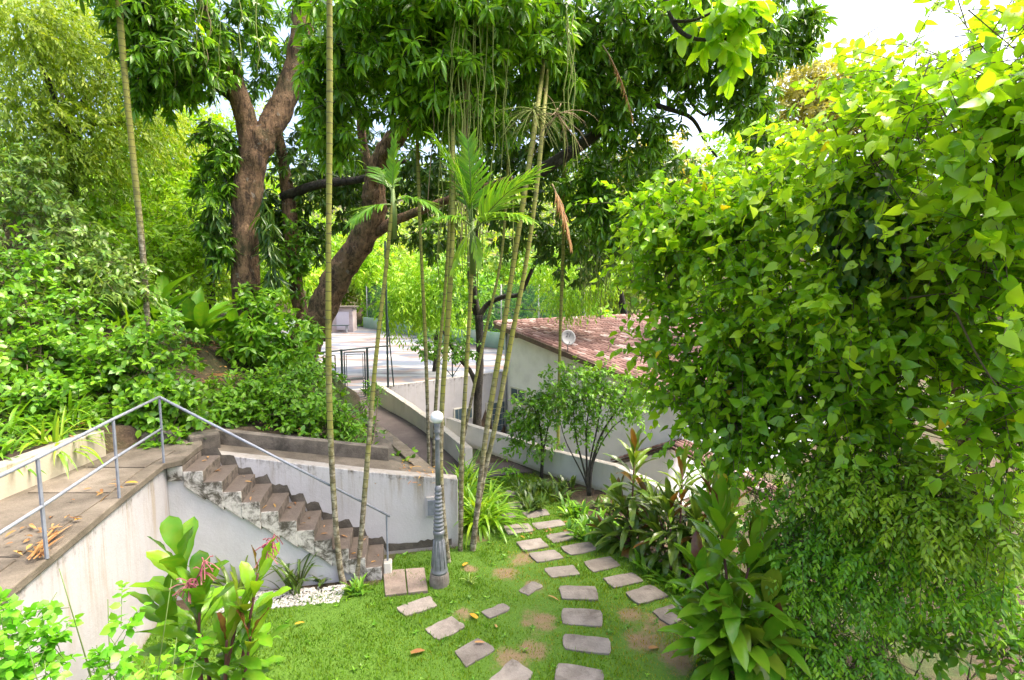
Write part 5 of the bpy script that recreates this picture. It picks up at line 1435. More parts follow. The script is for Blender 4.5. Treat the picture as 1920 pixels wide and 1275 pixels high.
# overhanging branch with large oval leaves, top
ob = Thing('overhanging_branch', 'branch with large backlit oval leaves hanging in from the top edge', 'tree branch', P(1245, -60, 5.6))
limb(ob, 'bough', [(1225, -120, 5.8, 16), (1250, 0, 5.6, 10), (1268, 50, 5.5, 8), (1300, 72, 5.5, 7), (1345, 74, 5.5, 5), (1395, 70, 5.5, 3)], M['bark_dark'], 8)
limb(ob, 'bough', [(1262, 40, 5.5, 6), (1300, 38, 5.5, 5), (1340, 20, 5.4, 4), (1375, -5, 5.4, 3)], M['bark_dark'], 6)
Ro = cloud([(1290, 20, 5.5, 50, 40, 0.3, 7, 0.6), (1350, 60, 5.5, 50, 30, 0.3, 8, 0.7), (1390, 40, 5.4, 30, 40, 0.3, 6, 0.7), (1340, 10, 5.4, 50, 25, 0.3, 7, 0.7), (1385, 85, 5.5, 20, 20, 0.2, 4, 0.7)], 6, 0.20, 0.105, 0.18, out=0.3, bias=(0.2, -0.2, -0.2), ang=1.2, hang=0.7, droop=0.2)
leaf_objects(ob, Ro, range(len(Ro['p'])), T_ROUND, 'round', M['heart'])

# ---------------------------------------------------------------- fine-leaved shrubs, lower right
bush('fine_leaved_shrub', 'large fine-leaved dark green shrub spreading over the lower right', 'shrub', [(1470, 930, 5.9, 90, 60, 0.5, 130, 0.35), (1590, 960, 5.6, 110, 70, 0.5, 190, 0.45), (1560, 1060, 5.5, 110, 80, 0.5, 200, 0.4), (1680, 1040, 5.2, 100, 80, 0.5, 180, 0.45), (1590, 1150, 5.4, 90, 60, 0.4, 120, 0.45), (1520, 1210, 5.3, 80, 50, 0.35, 110, 0.4), (1640, 1230, 5.1, 80, 40, 0.3, 70, 0.4), (1770, 1050, 4.9, 90, 60, 0.5, 120, 0.55), (1480, 1030, 5.7, 60, 80, 0.4, 90, 0.35), (1860, 1060, 4.7, 70, 60, 0.4, 70, 0.5)],
   20, 0.062, 0.026, 0.42, T_LANCE, 'lance', 'fine', 300, holes=(5, -0.3), tvar=0.3, base=(3.3, 5.5), stems=7, twr=0.004, out=0.6, bias=(-0.2, -0.4, -0.05), ang=1.0, droop=0.45, hang=0.15, spiral=False, flat=0.9)
bush('fine_leaved_shrub', 'yellow-green fine-leaved shrub under the heart-leaved tree', 'shrub', [(1640, 880, 5.2, 110, 50, 0.4, 140, 0.6), (1740, 920, 4.9, 100, 60, 0.4, 160, 0.8), (1700, 970, 4.9, 80, 40, 0.4, 90, 0.8), (1840, 960, 4.6, 80, 60, 0.4, 110, 0.7), (1560, 890, 5.5, 70, 40, 0.4, 70, 0.5)],
   18, 0.066, 0.028, 0.42, T_LANCE, 'lance', 'strap', 200, base=(4.6, 6.0), stems=5, twr=0.004, out=0.6, bias=(-0.2, -0.4, 0.1), ang=1.0, droop=0.4, hang=0.15, spiral=False, flat=0.9)
for k, (a, b) in enumerate(((1572, 1560), (1610, 1632), (1640, 1662), (1560, 1572))):
    pass
bush('weed_clump', 'low weedy plant on the bare soil in the lower right corner', 'weeds', [(1760, 1200, 5.0, 60, 30, 0.25, 40, 0.4), (1860, 1150, 4.8, 50, 35, 0.2, 30, 0.7), (1890, 1230, 4.5, 40, 30, 0.2, 20, 0.6)], 7, 0.12, 0.06, 0.2, T_OVAL, 'oval', 'hill', 40, base=(4.3, 5.0), stems=4, twr=0.004, out=0.5, bias=(0, 0, 0.5), hang=0.1)

# fresh pale shrub at the bottom left, close to the lens
bush('pale_shrub', 'pale lime green shrub in the bottom left corner below the white wall', 'shrub', [(10, 1220, 3.0, 40, 45, 0.2, 24, 0.5), (60, 1240, 3.0, 34, 34, 0.2, 18, 0.5), (30, 1150, 3.0, 26, 36, 0.15, 8, 0.5), (95, 1145, 3.0, 10, 30, 0.1, 4, 0.5), (190, 1262, 3.0, 40, 14, 0.15, 10, 0.5), (232, 1200, 3.0, 10, 36, 0.1, 5, 0.5), (222, 1150, 3.0, 8, 18, 0.1, 2, 0.5), (320, 1272, 2.9, 50, 8, 0.2, 9, 0.8), (30, 1280, 2.9, 70, 14, 0.2, 20, 0.5)],
   9, 0.058, 0.045, 0.17, T_OVAL, 'oval', 'fresh', 260, base=(-2.55, 3.0), stems=10, twr=0.0025, stem_mat='green_stem', out=0.4, bias=(0.15, 0, 0.6), ang=1.1, hang=0.2)

# ---------------------------------------------------------------- large-leaf meshes
def bigleaf(rows=9, prof=None, fold=0.10, arc=0.9, wave=0.0, tone=0.5, pet=0.0):
    """unit leaf: length 1, width 1 (scaled later); arc = total downward turn"""
    V, T, Fc = [], [], []
    y = z = 0.0; a = 0.0
    for i in range(rows + 1):
        t = i / rows
        hw = prof(t)
        w = wave * math.sin(t * 17) * hw
        V += [(-hw, y, z + fold * hw * 0.6 + w), (-hw * 0.5, y, z + fold * hw * 0.25), (0, y, z), (hw * 0.5, y, z + fold * hw * 0.25), (hw, y, z + fold * hw * 0.6 - w)]
        a = -arc * t
        y += math.cos(a) / rows; z += math.sin(a) / rows
    for i in range(rows):
        for k in range(4):
            p = i * 5 + k; q = p + 5
            Fc += [(p, p + 1, q + 1), (p, q + 1, q)]
    return np.array(V), np.array(Fc)
P_CORD = lambda t: (0.07 if t < 0.16 else 0.07 + 0.43 * math.sin(min(1, (t - 0.16) / 0.84) ** 0.85 * math.pi) ** 0.75) if t < 0.995 else 0.004
P_PADDLE = lambda t: (0.10 if t < 0.12 else 0.10 + 0.40 * math.sin(min(1, (t - 0.12) / 0.60) * math.pi / 2) ** 1.1 if t < 0.72 else 0.5 * math.sqrt(max(0.0, 1 - ((t - 0.72) / 0.28) ** 2.2))) if t < 0.995 else 0.01
P_STRAP = lambda t: 0.5 * (0.55 + 0.45 * math.sin(min(t * 1.6, 1) * 1.57)) * (1 - t ** 3.5) + 0.004
P_BAN = lambda t: (0.03 if t < 0.22 else 0.03 + 0.47 * math.sin(((t - 0.22) / 0.78) * math.pi) ** 0.6) if t < 0.995 else 0.004
BIG = {('cord', k): bigleaf(9, P_CORD, 0.15, arc, 0.04) for k, arc in enumerate((0.35, 0.8, 1.3, 1.8))}
BIG.update({('paddle', k): bigleaf(10, P_PADDLE, 0.13, arc, 0.05) for k, arc in enumerate((0.25, 0.6, 1.0, 1.4))})
BIG.update({('strap', k): bigleaf(10, P_STRAP, 0.035, arc) for k, arc in enumerate((0.7, 1.3, 1.9, 2.5))})
BIG.update({('ban', k): bigleaf(10, P_BAN, 0.18, arc, 0.04) for k, arc in enumerate((0.4, 0.9, 1.3, 1.7))})
BIG.update({('lf', k): bigleaf(6, P_STRAP, 0.035, arc) for k, arc in enumerate((0.25, 0.55, 0.9, 1.3))})

def put_leaf(thing, kind, var, pos, d, up, Lg, Wd, tone, mat, name='leaf', parent=None, base=None):
    d = Vector(d).normalized(); up = Vector(up)
    n = (up - d * up.dot(d))
    if n.length < 1e-3: n = Vector((1, 0, 0)) - d * d.x
    n.normalize(); x = d.cross(n)
    k = (kind, var, mat, round(tone * 8))
    if k not in _TM:
        t_ = BIG[(kind, var)]
        me = np_mesh('leaf', t_[0], t_[1], np.full(len(t_[0]), round(tone * 8) / 8.0)); me.materials.append(M[mat]); _TM[k] = me
    o = bpy.data.objects.new(name, _TM[k]); COL.objects.link(o); o.parent = parent if parent is not None else thing.o
    p = Vector(pos) - thing.loc
    o.matrix_basis = Matrix(((x.x * Wd, d.x * Lg, n.x * Lg, p.x), (x.y * Wd, d.y * Lg, n.y * Lg, p.y), (x.z * Wd, d.z * Lg, n.z * Lg, p.z), (0, 0, 0, 1)))
    return o

def cordyline(label, base, tops, nleaf, LL, WW, mat, tone_fn, stem_mat='red_stem', lo=0.3, name='cordyline', group=None, flowers=(), e0=-2, leafkind='cord'):
    th = Thing(name, label, 'plant', base, group)
    for (tx, ty, tz) in tops:
        b = Vector(base) + Vector((random.uniform(-0.08, 0.08), random.uniform(-0.08, 0.08), 0)); e = Vector((tx, ty, tz))
        mid = b.lerp(e, 0.5) + Vector((random.uniform(-0.06, 0.06), random.uniform(-0.06, 0.06), 0))
        sp = smooth_path([tuple(b), tuple(mid), tuple(e)], 6)
        mb = MB(); mb.tube(sp, [0.022 * (1 - 0.5 * i / (len(sp) - 1)) for i in range(len(sp))], 7); mb.build('stem', M[stem_mat], th, smooth=True)
        ax = (e - mid).normalized()
        for i in range(nleaf):
            u = i / (nleaf - 1)                   # 0 lowest leaf, 1 newest
            f = lo + (1 - lo) * u
            p = Vector(sp[min(int(f * (len(sp) - 1)), len(sp) - 1)])
            q = Vector(sp[min(int(f * (len(sp) - 1)) + 1, len(sp) - 1)])
            p = p.lerp(q, (f * (len(sp) - 1)) % 1.0)
            az = i * 2.4 + random.uniform(-0.3, 0.3)
            el = math.radians(e0 + (80 - e0) * u ** 0.85 + random.uniform(-12, 12))
            h = Vector((math.cos(az), math.sin(az), 0))
            d = h * math.cos(el) + ax * math.sin(el)
            var = 3 if u < 0.25 else 2 if u < 0.5 else 1 if u < 0.8 else 0
            l = LL * (0.75 + 0.35 * math.sin(u * 2.6 + 0.3)) * random.uniform(0.85, 1.12)
            put_leaf(th, leafkind, var, p, d, Vector((0, 0, 1)) if el < 1.1 else -h, l, WW * random.uniform(0.85, 1.15), tone_fn(u), mat)
    for fp in flowers:
        f0, f1 = Vector(fp[0]), Vector(fp[1])
        mb = MB(); mb.tube([f0, f0.lerp(f1, 0.5), f1], [0.008, 0.006, 0.003], 5)
        ax = (f1 - f0)
        for k in range(26):
            s = f0.lerp(f1, random.uniform(0.25, 1)); dd = Vector((random.uniform(-1, 1), random.uniform(-1, 1), random.uniform(-0.9, 0.4))).normalized() * random.uniform(0.06, 0.16)
            mb.tube([s, s + dd * 0.6, s + dd + Vector((0, 0, -0.03))], [0.004, 0.005, 0.006], 4, [0.2, 0.6, random.random()])
        mb.build('flower_spray', M['flower'], th)
    return th
tg = lambda u: min(0.84, max(0.05, random.gauss(0.44, 0.14)))
tr_ = lambda u: (0.97 if u > 0.9 and random.random() < 0.45 else min(0.84, max(0.05, random.gauss(0.5 + 0.1 * u, 0.16))))
tr2_ = lambda u: (0.97 if u > 0.92 and random.random() < 0.4 else min(0.86, max(0.2, random.gauss(0.68, 0.14))))
def top(px, py, d): return tuple(at(px, py, d))
b = at(372, 1275, 4.6)
cordyline('tall green cordyline with a pink flower spray beside the white retaining wall', (b.x + 0.05, 4.6, 0), [top(335, 1045, 4.6), top(375, 1110, 4.5), top(318, 1150, 4.7)], 15, 0.52, 0.165, 'cordy', tg, lo=0.45, e0=30, leafkind='paddle', flowers=[(at(352, 1120, 4.5), at(385, 1050, 4.35)), (at(362, 1110, 4.5), at(352, 1090, 4.3))])
b = at(420, 1275, 4.55)
cordyline('cordyline with reddish young leaves and pink flowers in front of the stairs', (b.x, 4.5, 0), [top(484, 1075, 4.55), top(450, 1140, 4.5), top(470, 1195, 4.4), top(425, 1200, 4.4)], 14, 0.46, 0.12, 'cordy', tr_, lo=0.36, e0=22, leafkind='paddle', flowers=[(at(492, 1050, 4.6), at(515, 1000, 4.6))])
b = gnd(1395, 1290)
cordyline('big glossy cordyline beside the stepping stones with one bronze leaf', (b.x, b.y, 0), [top(1350, 960, 5.6), top(1412, 1030, 5.5), top(1318, 1080, 5.5), top(1440, 1110, 5.4), top(1370, 1165, 5.3), top(1430, 1200, 5.2), top(1330, 1190, 5.4)], 26, 0.60, 0.175, 'cordy', tr2_, lo=0.25)
tdk = lambda u: min(1.0, max(0.0, random.gauss(0.5, 0.22)))
b = gnd(1185, 1035)
cordyline('dark bronze-green cordyline in front of the low garden wall', (b.x, b.y, 0), [top(1190, 845, 8.4), top(1165, 940, 8.3), top(1225, 960, 8.3), top(1190, 1000, 8.2), top(1150, 1000, 8.3)], 30, 0.56, 0.115, 'dcordy', tdk, 'red_stem', 0.35, group='dark cordylines in the bed')
b = gnd(1262, 1075)
cordyline('dark narrow-leaved cordyline between the bronze cordyline and the big glossy one', (b.x, b.y, 0), [top(1280, 880, 8.0), top(1255, 950, 7.8), top(1300, 960, 7.8), top(1235, 1000, 7.8), top(1290, 1010, 7.6), top(1215, 930, 8.2)], 30, 0.54, 0.095, 'dcordy', tdk, 'red_stem', 0.3, group='dark cordylines in the bed')
b = gnd(1330, 1060)
cordyline('dark cordyline half hidden behind the top of the big glossy one', (b.x, b.y, 0), [top(1330, 900, 7.6), top(1310, 980, 7.4), top(1365, 960, 7.4), top(1340, 1040, 7.2)], 28, 0.54, 0.10, 'dcordy', tdk, 'red_stem', 0.3, group='dark cordylines in the bed')

# ---------------------------------------------------------------- strap-leaved clumps
def clump(name, label, base, n, LL, WW, mat, tone, kind='strap', el=(25, 85), var=None, cat='plant', group=None, spread=0.08):
    th = Thing(name, label, cat, base, group)
    for i in range(n):
        az = random.uniform(0, 6.283); e = math.radians(random.uniform(*el))
        d = Vector((math.cos(az) * math.cos(e), math.sin(az) * math.cos(e), math.sin(e)))
        v = random.choice((0, 1, 2, 3)) if var is None else random.choice(var)
        p = Vector(base) + Vector((random.uniform(-spread, spread), random.uniform(-spread, spread), 0))
        put_leaf(th, kind, v, p, d, Vector((0, 0, 1)) if e < 1.3 else Vector((-math.cos(az), -math.sin(az), 0)), LL * random.uniform(0.7, 1.15), WW * random.uniform(0.8, 1.2), min(1, max(0, random.gauss(tone, 0.2))), mat)
    return th
def g3(px, py): p = gnd(px, py); return (p.x, p.y, 0)
clump('lily_clump', 'bright green arching lily clump at the end of the stair wall', g3(905, 985), 110, 1.0, 0.055, 'strap', 0.55, el=(35, 85), spread=0.2, group='lily clumps')
clump('lily_clump', 'lily clump between the palm stems and the first stepping stones', g3(872, 960), 70, 0.95, 0.055, 'strap', 0.5, el=(40, 85), spread=0.15, group='lily clumps')
clump('lily_clump', 'yellow-green lily clump beside the sloping concrete wall', (-1.15, 10.3, 0), 80, 1.0, 0.055, 'strap', 0.85, el=(45, 85), spread=0.25, group='lily clumps')
clump('lily_clump', 'dark green strap-leaved clump behind the palm stems', g3(885, 935), 60, 1.05, 0.05, 'strap', 0.25, el=(50, 85), spread=0.2, group='lily clumps')
clump('lily_clump', 'dark sword-leaved clump in the pebble bed under the stairs', g3(548, 1108), 22, 0.75, 0.05, 'dcordy', 0.3, el=(60, 88), var=(0, 0, 1), spread=0.14)
clump('lily_clump', 'dark striped strap plant behind the cordylines under the stairs', g3(440, 1120), 26, 0.8, 0.05, 'dcordy', 0.45, el=(45, 85), var=(0, 1, 2), spread=0.16)
for k, (px, py) in enumerate(((560, 1090), (600, 1088))):
    clump('fern', ['dark little fern in the shade under the lowest steps', 'dark little fern beside the pebbles under the stairs'][k], g3(px, py), 22, 0.32, 0.05, 'dcordy', 0.3, 'lf', (20, 70), spread=0.1, group='ferns under the stairs')
clump('fern', 'fresh green fern tuft at the foot of the stair palms', g3(665, 1112), 26, 0.26, 0.045, 'palm', 0.6, 'lf', (25, 80), spread=0.1)
clump('variegated_tuft', 'small pale variegated tuft by the lamp post palms', g3(881, 1092), 16, 0.17, 0.02, 'silver', 0.95, 'lf', (20, 80), spread=0.03)
sb = at(75, 840, 6.4)
clump('spider_plant', 'arching pale-edged spider plant behind the low cream wall', (-6.0, 6.5, 2.15), 46, 0.75, 0.04, 'strap', 0.7, el=(35, 85), spread=0.1, group='spider plants')
clump('spider_plant', 'darker spider plant at the left edge behind the low cream wall', (-6.15, 5.9, 2.15), 40, 0.8, 0.05, 'strap', 0.25, el=(30, 85), spread=0.12, group='spider plants')
clump('grass_tuft', 'silvery grass tuft arching on the left slope', (-8.2, 9.9, gz(-8.2, 9.9) + 0.5), 60, 1.1, 0.035, 'silver', 0.8, el=(30, 80), spread=0.3, group='grass tufts on the slope')
clump('grass_tuft', 'green grass tuft below the tall yellow palm stem', (-7.3, 9.6, gz(-7.3, 9.6) + 0.2), 44, 0.95, 0.05, 'strap', 0.45, el=(30, 80), spread=0.25, group='grass tufts on the slope')
for k, (x, y, lab) in enumerate(((-6.3, 7.1, 'spider plant under the big bush near the end of the low wall'), (-6.6, 6.3, 'spider plant tucked behind the two larger ones'), (-6.5, 5.2, 'spider plant nearest the left edge of the picture'))):
    clump('spider_plant', lab, (x, y, gz(x, y)), 44, 0.7, 0.045, 'strap', 0.35, el=(25, 85), spread=0.2, group='spider plants')
# broad-leaved heliconias on the slope
for k, (px, py, d, n, lab) in enumerate(((365, 600, 11.0, 14, 'broad paddle-leaved plant left of the mango trunk'), (300, 590, 11.6, 11, 'broad paddle-leaved plant behind the tall yellow palm stem'), (420, 570, 12.2, 9, 'paddle-leaved plant touching the mango trunk'), (250, 560, 11.4, 8, 'small paddle-leaved plant above the grass tufts'))):
    p = at(px, py, d)
    clump('paddle_plant', lab, (p.x, p.y, gz(p.x, p.y) - 0.05), n, 1.5, 0.27, 'hill', 0.45, 'ban', (45, 85), (0, 1, 1, 2), spread=0.25, group='paddle plants on the slope')
# monstera
p = at(540, 715, 10.6)
mn = clump('split_leaf_plant', 'split-leaved monstera in the shade of the leaning trunk', (p.x, p.y, gz(p.x, p.y)), 16, 0.6, 0.30, 'mango_back', 0.7, 'ban', (20, 70), (1, 2), spread=0.3)

# low bed plants beside the stones
BED = [(985, 925, 'dark low clump at the top of the stepping stones'), (1020, 918, 'dark low clump under the first small tree'), (1045, 935, 'low clump left of the forked small tree'), (1000, 950, 'low clump beside the upper pair of stones'), (1080, 960, 'low leafy clump below the forked small tree'), (1115, 985, 'leafy clump between the forked tree and the stones'), (1090, 1005, 'glossy clump at the edge of the stones'), (1150, 1000, 'dark clump left of the bronze cordyline'), (1140, 955, 'clump at the foot of the garden wall'), (1225, 1065, 'dark clump between the stones and the dark cordylines'), (1265, 1100, 'dark clump left of the big glossy cordyline'), (1060, 915, 'dark low clump against the garden wall')]
for px, py, lab in BED:
    q = g3(px, py)
    clump('bed_plant', lab, q, 46, 0.30, 0.065, 'dcordy' if py < 960 else 'mango', 0.4, 'lf', (20, 80), spread=0.22, group='low plants in the flower bed')

# ---------------------------------------------------------------- small trees in front of the garden wall
def small_tree(label, bx, by, stems, blobs, LL, WW, mat, tone):
    th = Thing('small_tree', label, 'tree', (bx, by, 0), 'small trees by the garden wall')
    for pts, r in stems:
        P_ = [(bx + random.uniform(-0.04, 0.04), by, -0.05)] + [tuple(at(*p)) for p in pts]
        wood(th, 'stem', P_, [r * (1 - 0.7 * i / (len(P_) - 1)) for i in range(len(P_))], 'bark_dark', 7)
    R = cloud(blobs, 9, LL, WW, 0.22, out=0.6, bias=(0, -0.2, 0.15), ang=1.0, hang=0.2, tone=tone)
    foliage(th, R, T_OVAL, 'oval', M[mat], 160, cell=9)
    twig_mesh(th, R['tws'], 0.004, M['twig'])
q = gnd(1015, 893)
small_tree('dark small tree with one stem beside the thin dark palm', q.x, q.y, [([(1017, 850, q.y), (1012, 800, q.y), (1000, 760, q.y)], 0.045), ([(1018, 850, q.y), (1030, 790, q.y), (1040, 740, q.y)], 0.03)],
  [(1000, 770, q.y, 45, 40, 0.35, 90, 0.35), (975, 800, q.y, 26, 26, 0.3, 34, 0.35), (1035, 740, q.y, 30, 45, 0.35, 60, 0.4), (1010, 830, q.y, 40, 22, 0.3, 30, 0.35), (960, 830, q.y, 14, 16, 0.2, 10, 0.35), (960, 880, q.y - 0.3, 14, 10, 0.2, 8, 0.5)], 0.11, 0.055, 'mango', 0.5)
q = gnd(1104, 925)
small_tree('airy small tree with many forked stems in front of the white house wall', q.x, q.y, [([(1095, 880, q.y), (1080, 820, q.y), (1075, 760, q.y)], 0.03), ([(1100, 870, q.y), (1100, 800, q.y), (1110, 740, q.y)], 0.03), ([(1110, 870, q.y), (1130, 810, q.y), (1165, 755, q.y), (1180, 710, q.y)], 0.035), ([(1104, 880, q.y), (1120, 800, q.y), (1135, 720, q.y)], 0.028), ([(1092, 890, q.y), (1062, 830, q.y), (1050, 790, q.y)], 0.022), ([(1115, 860, q.y), (1150, 800, q.y), (1200, 770, q.y)], 0.022)],
  [(1090, 740, q.y, 45, 45, 0.4, 100, 0.5), (1140, 740, q.y, 45, 45, 0.4, 90, 0.6), (1180, 735, q.y, 35, 35, 0.35, 60, 0.7), (1060, 760, q.y, 30, 35, 0.3, 46, 0.4), (1100, 800, q.y, 50, 25, 0.3, 40, 0.45), (1070, 700, q.y, 25, 20, 0.3, 26, 0.5), (1200, 770, q.y, 22, 18, 0.25, 20, 0.7), (1120, 700, q.y, 40, 16, 0.3, 26, 0.7)], 0.085, 0.045, 'hill', 0.5)

# ---------------------------------------------------------------- palms
def frond(thing, base, az, el, ln, droop, nl, ll, mat='palm', lw=0.035, tone=0.5, ang=0.85, name='frond', split=True, hang=0.25, start=0.18):
    p = Vector(base); d = Vector((math.cos(az) * math.cos(el), math.sin(az) * math.cos(el), math.sin(el)))
    steps = 14; pts = [p.copy()]; ds = [d.copy()]
    for i in range(steps):
        p = p + d * (ln / steps); d = (d + Vector((0, 0, -droop / steps))).normalized()
        pts.append(p.copy()); ds.append(d.copy())
    mb = MB(); mb.tube(pts, [0.016 * (1 - 0.85 * i / steps) for i in range(steps + 1)], 6, 0.5)
    fo = mb.build(name, M['green_stem'] if mat != 'dry' else M['dry_vine'], thing, smooth=True)
    side = Vector((-math.sin(az), math.cos(az), 0))
    for i in range(nl):
        t = start + (1 - start) * (i + 0.5) / nl
        k = min(int(t * steps), steps - 1); f = t * steps - k
        q = pts[k].lerp(pts[k + 1], f); dd = ds[k]
        upv = side.cross(dd).normalized()
        if upv.z < 0: upv = -upv
        l = ll * (0.45 + 0.55 * math.sin(min(1.0, (t - start + 0.22) / (1 - start)) ** 0.9 * math.pi * 0.93 + 0.12)) * random.uniform(0.92, 1.06)
        for sgn in (-1, 1):
            a = ang * (1.1 - 0.5 * t) + random.uniform(-0.06, 0.06)
            v = dd * math.cos(a) + side * sgn * math.sin(a) + upv * 0.22 + Vector((0, 0, -hang * random.uniform(0.5, 1.2)))
            put_leaf(thing, 'lf', random.choice((0, 1, 1, 2)), q, v, upv, l, lw * 1.15 * random.uniform(0.85, 1.15), min(1, max(0, random.gauss(tone, 0.14))), mat, 'leaflet', fo)
    return fo

def palm(label, pts, w0, w1, base=None, group='slender palms', name='palm'):
    """pts: (px, py, depth) from the foot up; widths in metres"""
    P_ = [tuple(at(*p)) for p in pts]
    if base is not None: P_ = [base] + P_
    th = Thing(name, label, 'palm', P_[0], group)
    sp = smooth_path(P_, 8)
    acc, tone = 0.0, []
    for i in range(len(sp)):
        if i: acc += float(np.linalg.norm(np.array(sp[i]) - np.array(sp[i - 1])))
        tone.append(acc)
    # ringed stem: resample every 13 cm with a small swelling at each leaf scar
    n = int(acc / 0.044); cum = np.array(tone); arr = np.array(sp)
    s = np.linspace(0, acc, n)
    pos = np.stack([np.interp(s, cum, arr[:, k]) for k in range(3)], 1)
    fr = (s * 7.6) % 1.0
    rad = np.interp(s, [0, 0.25, acc], [w0 * 0.50, w0 * 0.37, w1 * 0.37]) * (1 + 0.06 * np.sin(s * 1.7 + len(label))) * (1 + 0.05 * (fr < 0.2))
    mb = MB(); mb.tube([tuple(p) for p in pos], list(rad), 9, list(s)); mb.build('trunk', M['palm_trunk'], th, smooth=True)
    return th, Vector(sp[-1])

def crown(th, c, n, ln, ll, el=(20, 75), tone=0.5, nl=20):
    mb = MB(); mb.tube([c - Vector((0, 0, 0.1)), c + Vector((0, 0, 0.35)), c + Vector((0, 0, 0.7))], [0.05, 0.055, 0.025], 8); mb.build('crownshaft', M['green_stem'], th, smooth=True)
    for k in range(n):
        frond(th, c + Vector((0, 0, 0.55)), k * 6.283 / n + random.uniform(-0.3, 0.3), math.radians(random.uniform(*el)), ln * random.uniform(0.85, 1.1), 1.3, nl, ll, tone=tone)

hg = gz(at(275, 592, 10.6).x, 10.6)
t1, c1 = palm('tall yellow-green palm stem rising from the left slope', [(277, 610, 10.6), (268, 480, 10.6), (250, 300, 10.5), (232, 120, 10.4), (222, 0, 10.3), (210, -140, 10.2)], 0.15, 0.15)
crown(t1, c1, 7, 2.0, 0.6, nl=14)
t2, c2 = palm('straight palm stem standing at the outer edge of the lowest steps', [(648, 1112, 7.2), (636, 1050, 7.2), (624, 900, 7.2), (617, 720, 7.2), (616, 500, 7.15), (618, 250, 7.1), (618, 0, 7.0), (616, -170, 6.9)], 0.115, 0.10)
crown(t2, c2, 7, 1.9, 0.55, nl=14)
t3, c3 = palm('leaning palm stem in front of the stairs with a small feather crown', [(664, 1110, 7.25), (674, 1040, 7.3), (690, 850, 7.4), (704, 680, 7.5), (722, 520, 7.6), (732, 420, 7.65), (737, 370, 7.7)], 0.11, 0.07)
t4, c4 = palm('thin dark palm stem growing beside the footpath', [(805, 905, 10.6), (803, 820, 10.6), (798, 650, 10.5), (790, 480, 10.4), (786, 380, 10.4), (782, 250, 10.6), (778, 60, 10.8), (775, -160, 11)], 0.10, 0.08)
t5, c5 = palm('palm stem pressed close behind the lamp post', [(846, 1090, 7.75), (834, 1000, 7.75), (826, 880, 7.8), (830, 740, 7.9), (840, 600, 7.9), (848, 450, 7.95), (850, 300, 8.6), (846, 120, 10.4), (842, -140, 11.5)], 0.115, 0.085)
t6, c6 = palm('palm stem right of the lamp post with the fan of bright fronds', [(863, 1058, 8.1), (864, 980, 8.1), (866, 850, 8.1), (874, 700, 8.15), (882, 560, 8.2), (885, 470, 8.2), (886, 430, 8.2)], 0.11, 0.085)
t7, c7 = palm('long palm stem leaning right out of the clump by the lilies', [(884, 1062, 8.1), (895, 950, 8.15), (912, 810, 8.25), (940, 640, 8.4), (968, 460, 8.5), (990, 320, 8.6), (1008, 200, 9.0), (1022, 90, 10.4), (1040, -110, 11.4)], 0.125, 0.11)
t8, c8 = palm('yellow-green palm stem leaning right beside its twin', [(880, 1060, 8.25), (902, 920, 8.25), (930, 790, 8.3), (956, 650, 8.4), (985, 500, 8.5), (1005, 360, 8.55), (1018, 230, 8.8), (1028, 110, 10.2), (1044, -150, 11.6)], 0.115, 0.085)
t9, c9 = palm('thin dark palm stem in the lower yard in front of the house wall', [(1046, 890, 13.5), (1047, 790, 13.5), (1050, 640, 13.5), (1054, 520, 13.5), (1056, 440, 13.4), (1058, 300, 13.2), (1060, 100, 13), (1062, -120, 13)], 0.12, 0.10, base=(*at(1046, 890, 13.5)[:2], -3.1))
t10, c10 = palm('thin pale palm stem crossing behind the leaning twins', [(858, 905, 11.4), (868, 830, 11.4), (890, 720, 11.5), (915, 600, 11.6), (935, 510, 11.7), (945, 430, 11.8), (955, 250, 12), (960, 0, 12), (962, -160, 12)], 0.10, 0.07)
t11, c11 = palm('thin palm stem just left of the lamp globe', [(812, 900, 10.9), (815, 800, 10.9), (822, 680, 10.9), (833, 560, 10.9), (842, 430, 10.9), (846, 300, 10.9), (846, 60, 11), (846, -150, 11)], 0.10, 0.08)

# feather crowns in view
def fr(th, px, py, d, tx, ty, td, ln=None, droop=0.9, nl=24, ll=0.55, tone=0.55, **kw):
    a, b = at(px, py, d), at(tx, ty, td)
    v = b - a
    ln = v.length * 1.08 if ln is None else ln
    el = math.atan2(v.z, math.hypot(v.x, v.y)) + droop * 0.5
    return frond(th, a, math.atan2(v.y, v.x), el, ln, droop, nl, ll, tone=tone, **kw)
def shaft(th, c, l=0.6, r=0.05):
    mb = MB(); mb.tube([c - Vector((0, 0, l)), c - Vector((0, 0, l * 0.4)), c + Vector((0, 0, 0.12))], [r * 0.9, r * 1.1, r * 0.5], 8); mb.build('crownshaft', M['green_stem'], th, smooth=True)
shaft(t3, c3)
fr(t3, 737, 385, 7.7, 668, 420, 7.2, ll=0.46, droop=1.0, tone=0.4, nl=22)
fr(t3, 737, 368, 7.7, 775, 290, 7.9, ll=0.40, tone=0.4)
fr(t3, 737, 380, 7.7, 815, 400, 7.4, ll=0.42, droop=1.2, tone=0.35)
fr(t3, 737, 368, 7.7, 700, 330, 8.3, ll=0.35, tone=0.3)
shaft(t6, c6, 0.7, 0.055)
fr(t6, 886, 440, 8.2, 1000, 350, 7.8, ll=0.78, nl=22, tone=0.55, droop=0.7, lw=0.05, hang=0.12)
fr(t6, 886, 435, 8.2, 985, 420, 7.4, ll=0.6, tone=0.65, droop=1.1, lw=0.05)
fr(t6, 886, 422, 8.2, 780, 295, 8.0, ll=0.6, tone=0.45, nl=26)
fr(t6, 886, 422, 8.2, 905, 300, 8.6, ll=0.5, tone=0.45)
fr(t6, 886, 425, 8.2, 800, 430, 7.6, ll=0.5, tone=0.6, droop=1.3)
